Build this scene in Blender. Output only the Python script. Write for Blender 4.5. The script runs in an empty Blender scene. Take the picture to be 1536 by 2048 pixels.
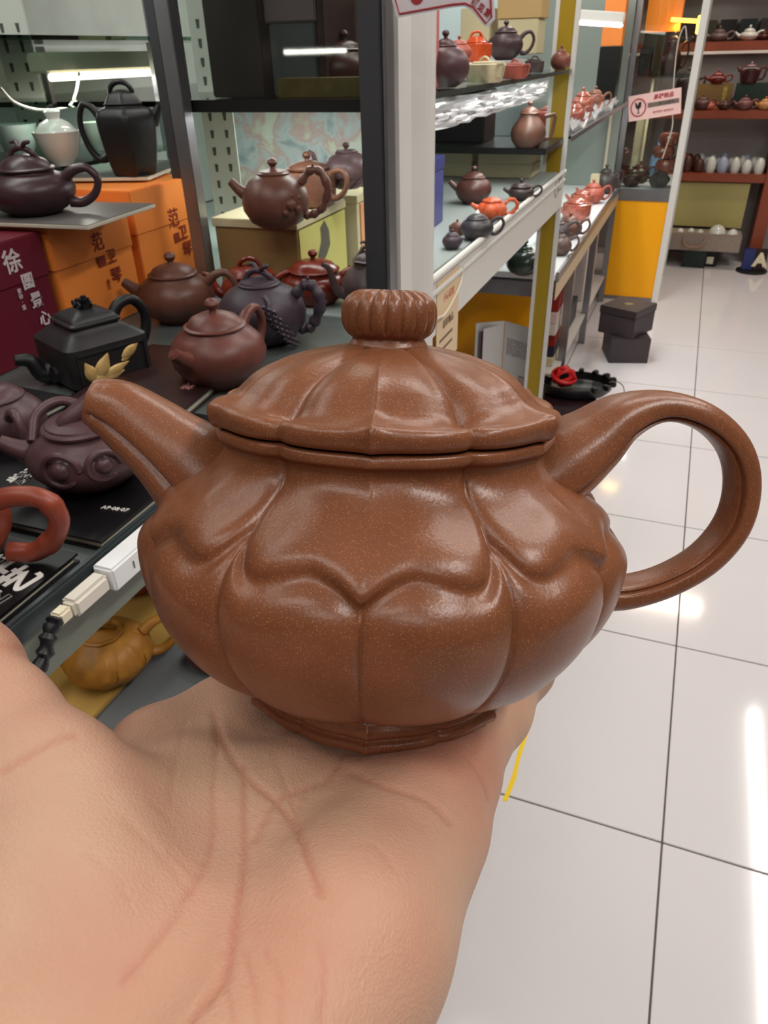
import bpy, bmesh, random
import numpy as np
from math import *
from mathutils import Vector, Matrix

# ---------------------------------------------------------------- camera
SC = bpy.context.scene
COL = SC.collection
F = 1455.0
CAM_O = np.array([0.0, 0.0, 1.34])
_y, _p, _r = map(radians, (-22.09, 32.25, -1.6))
FW = np.array([sin(_y)*cos(_p), cos(_y)*cos(_p), -sin(_p)])
_rt = np.array([cos(_y), -sin(_y), 0.0]); _up = np.cross(_rt, FW)
RT = cos(_r)*_rt + sin(_r)*_up
UP = -sin(_r)*_rt + cos(_r)*_up
cd = bpy.data.cameras.new('camera'); cam = bpy.data.objects.new('camera', cd); COL.objects.link(cam)
cam.matrix_world = Matrix(((RT[0], UP[0], -FW[0], CAM_O[0]), (RT[1], UP[1], -FW[1], CAM_O[1]), (RT[2], UP[2], -FW[2], CAM_O[2]), (0, 0, 0, 1)))
cd.sensor_fit = 'VERTICAL'; cd.sensor_height = 36.0; cd.lens = F/2048*36.0
cd.clip_start = 0.01; cd.clip_end = 60
cd.dof.use_dof = True; cd.dof.focus_distance = 0.19; cd.dof.aperture_fstop = 60.0
SC.camera = cam

# ---------------------------------------------------------------- world, lights, exposure
W = bpy.data.worlds.new('world'); SC.world = W; W.use_nodes = True
W.node_tree.nodes['Background'].inputs[0].default_value = (0.9, 0.93, 1.0, 1)
W.node_tree.nodes['Background'].inputs[1].default_value = 0.35
SC.view_settings.view_transform = 'Standard'; SC.view_settings.look = 'None'
SC.view_settings.gamma = 1.0; SC.view_settings.use_curve_mapping = False
SC.view_settings.exposure = 0.0
SC.cycles.use_denoising = True
SC.cycles.max_bounces = 8; SC.cycles.caustics_reflective = False; SC.cycles.caustics_refractive = False
SC.cycles.sample_clamp_indirect = 6.0

def area(loc, size, power, rot=(0, 0, 0), color=(1, 1, 1)):
    l = bpy.data.lights.new('lamp_light', 'AREA'); l.shape = 'RECTANGLE'; l.size, l.size_y = size
    l.energy = power; l.color = color
    o = bpy.data.objects.new('lamp_light', l); o.location = loc; o.rotation_euler = rot; COL.objects.link(o)
    return o
CEIL = 2.75
# ceiling tube lamps: (x, y, length, along_y, power)
TUBES = [(0.37, 5.35, 0.6, 0, 15), (1.05, 3.1, 2.4, 1, 20), (0.25, 1.55, 1.2, 0, 12), (-0.75, 2.6, 1.2, 1, 11),
         (0.95, 0.25, 1.2, 1, 18), (-0.55, -0.5, 1.2, 0, 5), (0.55, -1.2, 1.2, 0, 7)]
for (x, y, L, ay, p) in TUBES:
    wd = 0.05 if y == 3.1 else 0.12
    area((x, y, CEIL-0.075), (wd, L) if ay else (L, wd), p, (0, 0, 0), (1.0, 0.80, 0.62) if y > 5 else (1.0, 0.955, 0.91))
# lights in the display cases, plus unseen fill added above and below the left ledge: (x, y, z, size x, size y, power, colour)
for (x, y, z, sx, sy, p, c) in [(-.57, 1.10, 1.268, .28, .03, .55, (.95, 1, .95)), (-.84, 1.50, 1.268, .30, .10, .9, (.95, 1, .95)), (-1.03, 1.22, 1.318, .04, .36, 1.6, (1, .98, .88)), (-.98, .85, 1.60, .10, .50, 1.2, (.97, 1, .95)),
                               (-.44, 1.85, 1.268, .03, 1.1, 2.6, (1, .97, .92)), (-.65, 1.85, 2.06, .10, 1.2, 5.0, (1, .96, .88)), (-.45, 3.6, 1.07, .04, 1.5, 4.0, (1, .97, .94)), (-.60, 3.6, 2.0, .10, 1.6, 9.0, (1, .98, .95)),
                               (-.26, 5.05, 1.98, .20, .20, 3.0, (1, .9, .75)), (-.20, 5.0, 1.18, .20, .06, 1.4, (1, .95, .88)), (-.19, 4.97, 1.44, .10, .04, .9, (1, .62, .2)), (.05, 5.95, 1.27, .8, .05, .7, (1, .95, .9)),
                               (-.70, .30, 1.95, .10, .7, 1.6, (1, .97, .92)), (-.62, .25, .975, .05, .5, .35, (1, .95, .85))]:
    area((x, y, z), (sx, sy), p, (0, 0, 0), c)

# ---------------------------------------------------------------- pixel to place helpers
def ray(x, y): return FW + RT*(x-768)/F - UP*(y-1024)/F
def onz(x, y, z): r = ray(x, y); return CAM_O + r*(z-CAM_O[2])/r[2]
def onx(x, y, X): r = ray(x, y); return CAM_O + r*X/r[0]
def ony(x, y, Y): r = ray(x, y); return CAM_O + r*Y/r[1]
def depth(P): return float((np.array(P)-CAM_O) @ FW)
FH = np.array([FW[0], FW[1], 0])/hypot(FW[0], FW[1])      # horizontal viewing direction
RH = np.array([FH[1], -FH[0], 0])
ROT_R = atan2(RH[1], RH[0])

# ---------------------------------------------------------------- materials
MATS = {}
def lin(c):
    return tuple(((v/255)/12.92 if v/255 <= 0.04045 else ((v/255+0.055)/1.055)**2.4) for v in c)
def mat(name, rgb, rough=0.5, metal=0.0, var=0.0, scale=30.0, bump=0.0, bscale=200.0, coat=0.0, emit=None, es=0.0, spec=0.5, trans=0.0, alpha=1.0, specks=None, sss=0.0, ior=1.45):
    if name in MATS: return MATS[name]
    m = bpy.data.materials.new(name); m.use_nodes = True; nt = m.node_tree; N = nt.nodes; L = nt.links
    b = N['Principled BSDF']; c = lin(rgb)
    b.inputs['Base Color'].default_value = (*c, 1); b.inputs['Roughness'].default_value = rough
    b.inputs['Metallic'].default_value = metal; b.inputs['Specular IOR Level'].default_value = spec
    b.inputs['Coat Weight'].default_value = coat; b.inputs['Coat Roughness'].default_value = 0.15
    b.inputs['Transmission Weight'].default_value = trans; b.inputs['Alpha'].default_value = alpha; b.inputs['IOR'].default_value = ior
    if sss: b.inputs['Subsurface Weight'].default_value = sss; b.inputs['Subsurface Scale'].default_value = 0.01; b.inputs['Subsurface Radius'].default_value = (1, .35, .2)
    tc = N.new('ShaderNodeTexCoord')
    last = None
    if var:
        n = N.new('ShaderNodeTexNoise'); n.inputs['Scale'].default_value = scale; n.inputs['Detail'].default_value = 5
        L.new(tc.outputs['Object'], n.inputs['Vector'])
        r = N.new('ShaderNodeValToRGB'); r.color_ramp.elements[0].position = 0.3; r.color_ramp.elements[1].position = 0.7
        r.color_ramp.elements[0].color = (*[v*(1-var) for v in c], 1); r.color_ramp.elements[1].color = (*[min(1, v*(1+var)) for v in c], 1)
        L.new(n.outputs['Fac'], r.inputs['Fac']); L.new(r.outputs['Color'], b.inputs['Base Color']); last = r.outputs['Color']
    if specks:
        sc, col, thr = specks
        n = N.new('ShaderNodeTexVoronoi'); n.inputs['Scale'].default_value = sc; L.new(tc.outputs['Object'], n.inputs['Vector'])
        r = N.new('ShaderNodeValToRGB'); r.color_ramp.elements[0].position = thr*0.6; r.color_ramp.elements[1].position = thr
        r.color_ramp.elements[0].color = (1, 1, 1, 1); r.color_ramp.elements[1].color = (0, 0, 0, 1)
        L.new(n.outputs['Distance'], r.inputs['Fac'])
        sp = N.new('ShaderNodeSeparateColor'); L.new(n.outputs['Color'], sp.inputs[0])
        g = N.new('ShaderNodeMath'); g.operation = 'GREATER_THAN'; g.inputs[1].default_value = 0.55; L.new(sp.outputs[0], g.inputs[0])
        mu = N.new('ShaderNodeMath'); mu.operation = 'MULTIPLY'; L.new(r.outputs['Color'], mu.inputs[0]); L.new(g.outputs[0], mu.inputs[1])
        mx = N.new('ShaderNodeMix'); mx.data_type = 'RGBA'; L.new(mu.outputs[0], mx.inputs[0])
        if last: L.new(last, mx.inputs[6])
        else: mx.inputs[6].default_value = (*c, 1)
        mx.inputs[7].default_value = (*lin(col), 1); L.new(mx.outputs[2], b.inputs['Base Color'])
    if bump:
        n = N.new('ShaderNodeTexNoise'); n.inputs['Scale'].default_value = bscale; n.inputs['Detail'].default_value = 4
        L.new(tc.outputs['Object'], n.inputs['Vector'])
        bp = N.new('ShaderNodeBump'); bp.inputs['Strength'].default_value = bump; bp.inputs['Distance'].default_value = 0.001
        L.new(n.outputs['Fac'], bp.inputs['Height']); L.new(bp.outputs['Normal'], b.inputs['Normal'])
    if emit:
        b.inputs['Emission Color'].default_value = (*lin(emit), 1); b.inputs['Emission Strength'].default_value = es
    MATS[name] = m; return m
def clay(name, rgb, rough=0.38, **k):
    return mat(name, rgb, rough, var=0.18, scale=60, bump=0.12, bscale=900, **k)

def glass_mat(name, tint=(0.93, 0.97, 0.95), refl=1.0):
    if name in MATS: return MATS[name]
    m = bpy.data.materials.new(name); m.use_nodes = True; nt = m.node_tree; N = nt.nodes; L = nt.links
    N.remove(N['Principled BSDF']); out = N['Material Output']
    t = N.new('ShaderNodeBsdfTransparent'); t.inputs[0].default_value = (*tint, 1)
    g = N.new('ShaderNodeBsdfGlossy'); g.inputs['Roughness'].default_value = 0.02
    fr = N.new('ShaderNodeFresnel'); fr.inputs[0].default_value = 1.45
    mu = N.new('ShaderNodeMath'); mu.operation = 'MULTIPLY'; mu.inputs[1].default_value = refl; L.new(fr.outputs[0], mu.inputs[0])
    mx = N.new('ShaderNodeMixShader'); L.new(mu.outputs[0], mx.inputs[0]); L.new(t.outputs[0], mx.inputs[1]); L.new(g.outputs[0], mx.inputs[2])
    L.new(mx.outputs[0], out.inputs[0]); MATS[name] = m; return m

# ---------------------------------------------------------------- mesh helpers
class MB:
    def __init__(s): s.v = []; s.f = []
    def add(s, v, f):
        n = len(s.v); s.v += [tuple(map(float, p)) for p in v]; s.f += [tuple(i+n for i in q) for q in f]; return s
    def box(s, c, d, rz=0.0):
        x, y, z = d[0]/2, d[1]/2, d[2]/2; ca, sa = cos(rz), sin(rz)
        P = [(i*x, j*y, k*z) for k in (-1, 1) for j in (-1, 1) for i in (-1, 1)]
        P = [(c[0]+ca*p[0]-sa*p[1], c[1]+sa*p[0]+ca*p[1], c[2]+p[2]) for p in P]
        return s.add(P, [(0, 2, 3, 1), (4, 5, 7, 6), (0, 1, 5, 4), (2, 6, 7, 3), (0, 4, 6, 2), (1, 3, 7, 5)])
    def b2(s, a, b):
        return s.box([(a[i]+b[i])/2 for i in range(3)], [abs(a[i]-b[i]) for i in range(3)])
    def lathe(s, prof, n=36, rf=None, c=(0, 0, 0)):
        V = []; m = len(prof)
        for (r, z) in prof:
            for i in range(n):
                t = 2*pi*i/n; k = r*(rf(t) if rf else 1.0)
                V.append((c[0]+k*cos(t), c[1]+k*sin(t), c[2]+z))
        Q = [(j*n+i, j*n+(i+1) % n, (j+1)*n+(i+1) % n, (j+1)*n+i) for j in range(m-1) for i in range(n)]
        Q.append(tuple(reversed(range(n)))); Q.append(tuple((m-1)*n+i for i in range(n)))
        return s.add(V, Q)
    def tube(s, pts, rad, n=12, flat=1.0, nrm=None, shape=None, cap=True):
        pts = [np.array(p, float) for p in pts]; m = len(pts)
        if not hasattr(rad, '__len__'): rad = [rad]*m
        T = []
        for i in range(m):
            d = pts[min(i+1, m-1)]-pts[max(i-1, 0)]; T.append(d/(np.linalg.norm(d)+1e-12))
        u = np.array(nrm, float) if nrm is not None else (np.array([0, 0, 1.0]) if abs(T[0][2]) < 0.9 else np.array([1.0, 0, 0]))
        V = []
        for i in range(m):
            u = u-T[i]*(u@T[i]); u /= np.linalg.norm(u)+1e-12; w = np.cross(T[i], u)
            for k in range(n):
                a = 2*pi*k/n; ru, rw = (shape(a, i/(m-1)) if shape else (cos(a), sin(a)*flat))
                V.append(pts[i]+rad[i]*(u*ru+w*rw))
        Q = [(j*n+i, j*n+(i+1) % n, (j+1)*n+(i+1) % n, (j+1)*n+i) for j in range(m-1) for i in range(n)]
        if cap: Q += [tuple(reversed(range(n))), tuple((m-1)*n+i for i in range(n))]
        return s.add(V, Q)
    def prism(s, poly, z0, z1):
        n = len(poly); V = [(p[0], p[1], z0) for p in poly]+[(p[0], p[1], z1) for p in poly]
        return s.add(V, [tuple(reversed(range(n))), tuple(range(n, 2*n))]+[(i, (i+1) % n, n+(i+1) % n, n+i) for i in range(n)])
    def xf(s, M):
        s.v = [tuple(M @ Vector(p)) for p in s.v]; return s
    def build(s, name, m, parent=None, smooth=False, bevel=0.0, loc=None, label=None):
        me = bpy.data.meshes.new(name); me.from_pydata(s.v, [], s.f); me.materials.append(m)
        bm = bmesh.new(); bm.from_mesh(me); bmesh.ops.recalc_face_normals(bm, faces=bm.faces)
        if bevel:
            bmesh.ops.bevel(bm, geom=[e for e in bm.edges if len(e.link_faces) == 2 and e.calc_face_angle(0) > 0.6], offset=bevel, segments=2, affect='EDGES', clamp_overlap=True)
        bm.to_mesh(me); bm.free()
        if smooth:
            me.polygons.foreach_set('use_smooth', [True]*len(me.polygons)); me.set_sharp_from_angle(angle=radians(42))
        o = bpy.data.objects.new(name, me); COL.objects.link(o)
        if parent: o.parent = parent
        if loc is not None: o.location = loc
        if label: o['label'] = label
        return o
def spline(P, n):
    P = [np.array(p, float) for p in P]; m = len(P)-1; out = []
    for t in np.linspace(0, m, n):
        i = min(int(t), m-1); u = t-i
        p0 = P[i-1] if i > 0 else 2*P[0]-P[1]; p1, p2 = P[i], P[i+1]; p3 = P[i+2] if i+2 <= m else 2*P[m]-P[m-1]
        out.append(0.5*((2*p1)+(-p0+p2)*u+(2*p0-5*p1+4*p2-p3)*u*u+(-p0+3*p1-3*p2+p3)*u**3))
    return out
def tag(o, label=None, cat=None, group=None, kind=None):
    if label: o['label'] = label
    if cat: o['category'] = cat
    if group: o['group'] = group
    if kind: o['kind'] = kind
    return o
def thing(name, label, cat, loc=(0, 0, 0), rz=0.0, group=None):
    o = bpy.data.objects.new(name, None); COL.objects.link(o); o.empty_display_size = 0.05
    o.location = tuple(map(float, loc)); o.rotation_euler = (0, 0, rz); return tag(o, label, cat, group)
def struct(o, label=None): 
    o['kind'] = 'structure'
    if label: o['label'] = label
    return o
def text(s, size, M, m, parent=None, name='lettering', ext=0.0003, align='CENTER', shear=0.0, spacing=1.0, bold=0.0):
    cu = bpy.data.curves.new(name, 'FONT'); cu.body = s; cu.size = size; cu.extrude = ext; cu.align_x = align; cu.align_y = 'CENTER'
    cu.shear = shear; cu.space_line = spacing; cu.offset = bold; cu.resolution_u = 3
    o = bpy.data.objects.new(name, cu); COL.objects.link(o); bpy.context.view_layer.update()
    me = bpy.data.meshes.new_from_object(o.evaluated_get(bpy.context.evaluated_depsgraph_get())); bpy.data.objects.remove(o)
    o = bpy.data.objects.new(name, me); COL.objects.link(o); me.materials.clear(); me.materials.append(m)
    me.transform(M)
    if parent: o.parent = parent
    return o
def basis(o, x, y):
    x = Vector(x).normalized(); y = Vector(y); y = (y-x*y.dot(x)).normalized(); z = x.cross(y)
    return Matrix(((x[0], y[0], z[0], o[0]), (x[1], y[1], z[1], o[1]), (x[2], y[2], z[2], o[2]), (0, 0, 0, 1)))

# ================================================================ room shell
white = mat('white_paint', (232, 230, 226), 0.6); shopw = mat('warm_grey_wall_paint', (112, 100, 90), 0.7)
fl = MB().b2((-2.2, -2.0, -0.06), (2.6, 6.6, -0.004)).build('floor', mat('grout', (96, 88, 86), 0.8)); struct(fl)
tile_m = mat('glossy_floor_tile', (226, 222, 224), 0.09, var=0.015, scale=3, spec=0.5)
TS = 0.602; GX, GY = 0.17, 1.002
tb = MB().b2((0.002, 0.002, -0.008), (TS-0.002, TS-0.002, 0.0)).build('floor_tile', tile_m, fl, bevel=0.001)
first = True
for i in range(-4, 5):
    for j in range(-5, 10):
        x, y = GX+i*TS, GY+j*TS
        if x+TS > 2.6 or x < -2.2 or y+TS > 6.6: continue
        o = tb if first else tb.copy()
        if not first: COL.objects.link(o)
        first = False; o.location = (x, y, 0)
struct(MB().b2((-2.2, -2.0, CEIL), (2.6, 6.6, CEIL+0.1)).build('ceiling', white))
struct(MB().b2((-2.3, -2.0, 0), (-2.2, 6.6, CEIL)).build('wall_left', shopw))
struct(MB().b2((2.6, -2.0, 0), (2.7, 6.6, CEIL)).build('wall_right', shopw))
struct(MB().b2((-2.3, 6.6, 0), (2.7, 6.7, CEIL)).build('wall_back', white))
struct(MB().b2((-2.3, -2.1, 0), (2.7, -2.0, CEIL)).build('wall_front', shopw))
tube_m = mat('lamp_tube', (255, 250, 240), 0.4, emit=(255, 246, 235), es=3.0)
fix_m = mat('lamp_housing', (225, 225, 225), 0.4)
spots = ['above the far wooden shelves', 'running along the right of the aisle', 'across the aisle near the hand', 'above the glass display cases', 'along the aisle right of the viewer', 'behind the viewer on the left', 'behind the viewer on the right']
for (x, y, L_, ay, p), s in zip(TUBES, spots):
    wd = 0.05 if y == 3.1 else 0.12
    t = thing('ceiling_light', 'white tube ceiling light '+s, 'ceiling light', (x, y, CEIL), 0 if ay else pi/2, 'ceiling lights')
    MB().box((0, 0, -0.025), (wd+.04, L_+0.04, 0.05)).build('housing', fix_m, t, bevel=0.004)
    MB().box((0, 0, -0.0585), (wd+.01, L_, 0.015)).build('diffuser', tube_m, t, bevel=0.004)

t = thing('wall_lamp', 'white tube lamp on the wall behind the viewer, mirrored in the cabinet glass', 'lamp', (-1.97, -1.985, 1.355))
MB().b2((-.19, -.012, -.02), (.19, .02, .02)).build('housing', fix_m, t, bevel=.003); MB().b2((-.18, .0205, -.010), (.18, .034, .010)).build('tube', mat('wall_tube', (255, 252, 245), .4, emit=(255, 250, 240), es=25), t, bevel=.003)
tp = MB().prism([(-.149, .985), (-.139, .988), (-.134, 1.05), (-.137, 1.10), (-.133, 1.24), (-.142, 1.242), (-.146, 1.12), (-.144, 1.06)], .0003, .0010).build('streak', mat('bright_yellow_streak', (255, 214, 20), .4), None); tag(tp, 'short bright yellow streak lying on the floor tiles beside the hand', 'streak')  # thin bright yellow sliver lying flat on the tiles

# ================================================================ the large brown teapot held in the hand
HE, HT, HD = radians(17), radians(1.8), 0.2
def c2w(p): return RT*p[0]+UP*p[1]-FW*p[2]                  # camera axes to world axes
_a = np.array([sin(HT)*cos(HE), cos(HT)*cos(HE), sin(HE)]); _b = np.cross(_a, [0, 0, 1]); _b /= np.linalg.norm(_b); _c = np.cross(_b, _a)
AX_UP, AX_R = c2w(_a), c2w(_b); AX_C = c2w(_c)                # up, right, towards the viewer
_o = np.array([(765-768)/F*HD, -(1060-1024)/F*HD, -HD])
POT0 = CAM_O+c2w(_o)-AX_UP*0.0427
POT_M = Matrix(((AX_R[0], -AX_C[0], AX_UP[0], POT0[0]), (AX_R[1], -AX_C[1], AX_UP[1], POT0[1]), (AX_R[2], -AX_C[2], AX_UP[2], POT0[2]), (0, 0, 0, 1)))
hero_clay = mat('speckled_brown_clay', (130, 80, 53), 0.30, var=0.10, scale=90, bump=0.09, bscale=1300, specks=(2600, (194, 134, 88), 0.31), spec=0.6)
hero = thing('teapot', 'large ribbed brown teapot with flower-petal body held up on the open palm', 'teapot')
hero.matrix_world = POT_M
PHI0 = radians(-3.5)
def vv(phi):                                                 # 0 on a ridge line, 1 on a groove line
    q = (phi-PHI0)/(pi/3); return np.abs(q-np.round(q))*2
HB_V = np.array([0, .12, .33, .52, .74, .88, 1.0]); HB_H = np.array([.0455, .0488, .0513, .0500, .0482, .0500, .0560])
_vs = np.linspace(0, 1, 201); _hb = np.interp(_vs, HB_V, HB_H); _k = np.ones(31)/31
_hb = np.convolve(np.pad(_hb, 15, 'edge'), _k, 'valid')
def disp(phi, h):
    v = vv(phi); hb = np.interp(v, _vs, _hb); s = h-hb
    up = 1/(1+np.exp(-s/0.0013))
    low = 0.0030*(np.clip(4*v*(1-v), 0, 1)**0.5)-0.0016
    upr = 0.0026*np.exp(-v/0.26)-0.0030*np.exp(-(1-v)/0.09)+0.0009*np.sin(pi*v)
    d = low*(1-up)+upr*up
    d = d-0.0018*np.exp(-(s/0.0021)**2)*(0.6+0.4*np.abs(np.cos(pi*v)))+0.0022*np.exp(-((s-0.0062)/0.0045)**2)*(0.15+0.85*np.sin(pi*v)**0.7)-0.0006*np.exp(-((s-0.017)/0.006)**2)+0.0008*np.exp(-((s+0.0065)/0.0045)**2)*np.sin(pi*v)
    return d
def revolve(prof, nphi, nh, dfun, closed_top=True, closed_bot=True):
    P = np.array(prof); d = np.r_[0, np.cumsum(np.hypot(np.diff(P[:, 0]), np.diff(P[:, 1])))]
    t = np.linspace(0, d[-1], nh); 
    sp = np.array(spline(list(P), (len(P)-1)*16+1)); ds = np.r_[0, np.cumsum(np.hypot(np.diff(sp[:, 0]), np.diff(sp[:, 1])))]
    t = np.linspace(0, ds[-1], nh); H = np.interp(t, ds, sp[:, 0]); R = np.interp(t, ds, sp[:, 1])
    phi = np.linspace(0, 2*pi, nphi, endpoint=False)
    PH, HH = np.meshgrid(phi, H); RR = R[:, None]+np.zeros_like(PH)
    RR, HH = dfun(PH, HH, RR)
    X = RR*np.sin(PH); Y = -RR*np.cos(PH)
    V = np.stack([X, Y, HH], -1).reshape(-1, 3)
    j, i = np.meshgrid(np.arange(nh-1), np.arange(nphi), indexing='ij'); i2 = (i+1) % nphi
    Fq = np.stack([j*nphi+i, j*nphi+i2, (j+1)*nphi+i2, (j+1)*nphi+i], -1).reshape(-1, 4)
    b = MB(); b.v = [tuple(p) for p in V.tolist()]; b.f = [tuple(q) for q in Fq.tolist()]
    if closed_bot: b.f.append(tuple(reversed(range(nphi))))
    if closed_top: b.f.append(tuple((nh-1)*nphi+k for k in range(nphi)))
    return b
BODY = [(.0020, .0300), (-.0010, .0315), (-.0032, .0350), (-.0022, .0364), (-.0008, .0364), (.0003, .0352), (.0013, .0358), (.0028, .0354), (.0042, .0347), (.0058, .0368), (.0098, .0434),
        (.0152, .0508), (.0225, .0568), (.0300, .0608), (.0375, .0625), (.0440, .0618), (.0498, .0588), (.0545, .0544), (.0580, .0498), (.0612, .0454), (.0642, .0425), (.0668, .0412), (.0688, .0412), (.0697, .0418), (.0706, .0431), (.0722, .0433), (.0730, .0424), (.0732, .038)]
def dbody(PH, HH, RR):
    amp = np.clip((HH+0.004)/0.02, 0.28, 1)*np.clip((0.0770-HH)/0.014, 0.30, 1)
    low = HH < 0.0044
    d = disp(PH, HH)*amp; v = vv(PH)
    d = np.where(low, 0.0015*np.exp(-v/0.14)-0.0010*np.exp(-(1-v)/0.1), d)
    return RR+d, HH
body = revolve(BODY, 720, 300, dbody).build('body', hero_clay, hero, smooth=False)
LID = [(.0733, .0380), (.0735, .0415), (.0740, .0430), (.0752, .0438), (.0768, .0440), (.0781, .0434), (.0787, .0420), (.0788, .0404), (.0791, .0388), (.0799, .0373), (.0816, .0356), (.0840, .0331), (.0865, .0291), (.0888, .0234), (.0904, .0178), (.0917, .0125), (.0922, .0095)]
def dlid(PH, HH, RR):
    v = vv(PH); amp = np.clip((RR-0.006)/0.034, 0, 1); rim = np.clip((RR-0.0375)/0.004, 0, 1)*(HH < 0.0801)
    d = amp*(0.0010*np.exp(-v/0.10)-0.0010*np.exp(-(1-v)/0.12)+0.0008*np.sin(pi*v))
    up = amp*(1-rim)*(0.0022*np.exp(-v/0.22)-0.0024*np.exp(-(1-v)/0.14)+0.0013*np.sin(pi*v))
    return RR+d+rim*(0.0018*np.exp(-v/0.14)-0.0011*np.exp(-(1-v)/0.10)), HH+up+rim*np.clip((HH-.0735)/.002, 0, 1)*(0.0013*np.exp(-v/0.20)-0.0006*np.exp(-(1-v)/.14))
lid = revolve(LID, 720, 150, dlid).build('lid', hero_clay, hero)
KNOB = [(.0916, .0100), (.0924, .0101), (.0936, .0094), (.0942, .0092), (.0954, .0106), (.0978, .0117), (.1008, .0118), (.1034, .0109), (.1052, .0086), (.1058, .0056), (.1055, .0028), (.1052, .0010)]
def dknob(PH, HH, RR):
    a = np.clip((HH-.0942)/.002, 0, 1)*np.clip(RR/0.006, 0, 1)
    g = np.abs(np.sin(9*(PH-PHI0)))**0.55-0.75
    return RR+a*0.0011*g, HH+np.clip((HH-.103)/.002, 0, 1)*a*g*0.0006
knob = revolve(KNOB, 540, 90, dknob).build('knob', hero_clay, lid)
def pot_plane(pts, c=0.0):
    out = []
    for (x, y) in pts:
        r = ray(x, y); P0 = POT0+AX_C*c; P = CAM_O+r*((P0-CAM_O)@AX_C)/(r@AX_C); d = P-POT0
        out.append((float(d@AX_R), -c, float(d@AX_UP)))
    return out
def strap(a, t):                                             # handle cross-section: flat inside, rounded outside, two fine grooves
    n = 2.6; cx, sx = cos(a), sin(a); ru = abs(cx)**(2/n)*(1 if cx > 0 else -1); rw = abs(sx)**(2/n)*(1 if sx > 0 else -1)
    g = 1-0.20*exp(-((abs(abs(degrees(a)-180)-62))/8.0)**2)
    if ru < 0: ru *= 0.75
    return ru*0.78*g, rw*1.22*g
hp = pot_plane([(1065, 965), (1122, 928), (1182, 886), (1245, 838), (1325, 816), (1405, 838), (1462, 893), (1480, 965), (1462, 1045), (1408, 1112), (1330, 1158), (1250, 1180), (1185, 1178)])
hr = [.0155, .0142, .0116, .0084, .0057, .0055, .0055, .0055, .0055, .0054, .0054, .0058, .0068]
ctr = np.array(pot_plane([(1340, 990)])[0])
hpts = spline(hp, 110); hrad = [float(x[0]) for x in spline([(r,) for r in hr], 110)]
hb_ = MB(); nsec = 72; V = []
for i, p in enumerate(hpts):
    d = hpts[min(i+1, 109)]-hpts[max(i-1, 0)]; d /= np.linalg.norm(d); w = np.array([0, -1.0, 0]); u = np.cross(w, d)
    if u@(p-ctr) < 0: u = -u
    for k in range(nsec):
        a = 2*pi*k/nsec; ru, rw = strap(a, 0); V.append(p+hrad[i]*(u*ru+w*rw))
hb_.add(V, [(j*nsec+i, j*nsec+(i+1) % nsec, (j+1)*nsec+(i+1) % nsec, (j+1)*nsec+i) for j in range(109) for i in range(nsec)]+[tuple(range(nsec)), tuple(109*nsec+i for i in range(nsec))])
hb_.build('handle', hero_clay, hero, smooth=True)
sp_ = pot_plane([(184, 803), (206, 810), (243, 826), (292, 860), (335, 894), (380, 932), (430, 978), (490, 1025)])
sr = [.0060, .0072, .0086, .0099, .0112, .0132, .0152, .0195]
spts = spline(sp_, 80); srad = [float(x[0]) for x in spline([(r,) for r in sr], 80)]
V = []; ns = 72
for i, p in enumerate(spts):
    d = spts[min(i+1, 79)]-spts[max(i-1, 0)]; d /= np.linalg.norm(d); w = np.array([0, -1.0, 0]); u = np.cross(w, d); 
    if u[2] < 0: u = -u
    t = i/79
    for k in range(ns):
        a = 2*pi*k/ns; dg = degrees(a)
        g = 1-0.20*exp(-((dg-110)/7.0)**2)*min(1, t*7)*min(1, (1-t)*4)-0.20*exp(-((dg-250)/7.0)**2)*min(1, t*7)*min(1, (1-t)*4)
        g += 0.05*exp(-((dg-180)/40)**2)*(1-t)
        q = p+srad[i]*(u*cos(a)*g+w*sin(a)*g*1.0)
        if t < 0.25: q = q+d*(-(0.25-t)/0.25)*srad[i]*(0.0)*cos(a)     # slanted lip
        V.append(q)
base = len(V); 
for sc_, dp in ((0.80, 0.0), (0.72, 0.004), (0.6, 0.010)):            # hollow mouth
    p = spts[0]; d = spts[1]-spts[0]; d /= np.linalg.norm(d)
    for k in range(ns): V.append(p+(np.array(V[k])-p)*sc_+d*dp)
mb = MB(); Q = [(j*ns+i, j*ns+(i+1) % ns, (j+1)*ns+(i+1) % ns, (j+1)*ns+i) for j in range(79) for i in range(ns)]
Q += [(i, (i+1) % ns, base+(i+1) % ns, base+i) for i in range(ns)]
Q += [(base+j*ns+i, base+j*ns+(i+1) % ns, base+(j+1)*ns+(i+1) % ns, base+(j+1)*ns+i) for j in range(2) for i in range(ns)]
Q += [tuple(79*ns+i for i in range(ns)), tuple(base+2*ns+i for i in range(ns))]
mb.add(V, Q).build('spout', hero_clay, hero, smooth=True)
for o in (body, lid, knob):
    o.data.polygons.foreach_set('use_smooth', [True]*len(o.data.polygons))

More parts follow.
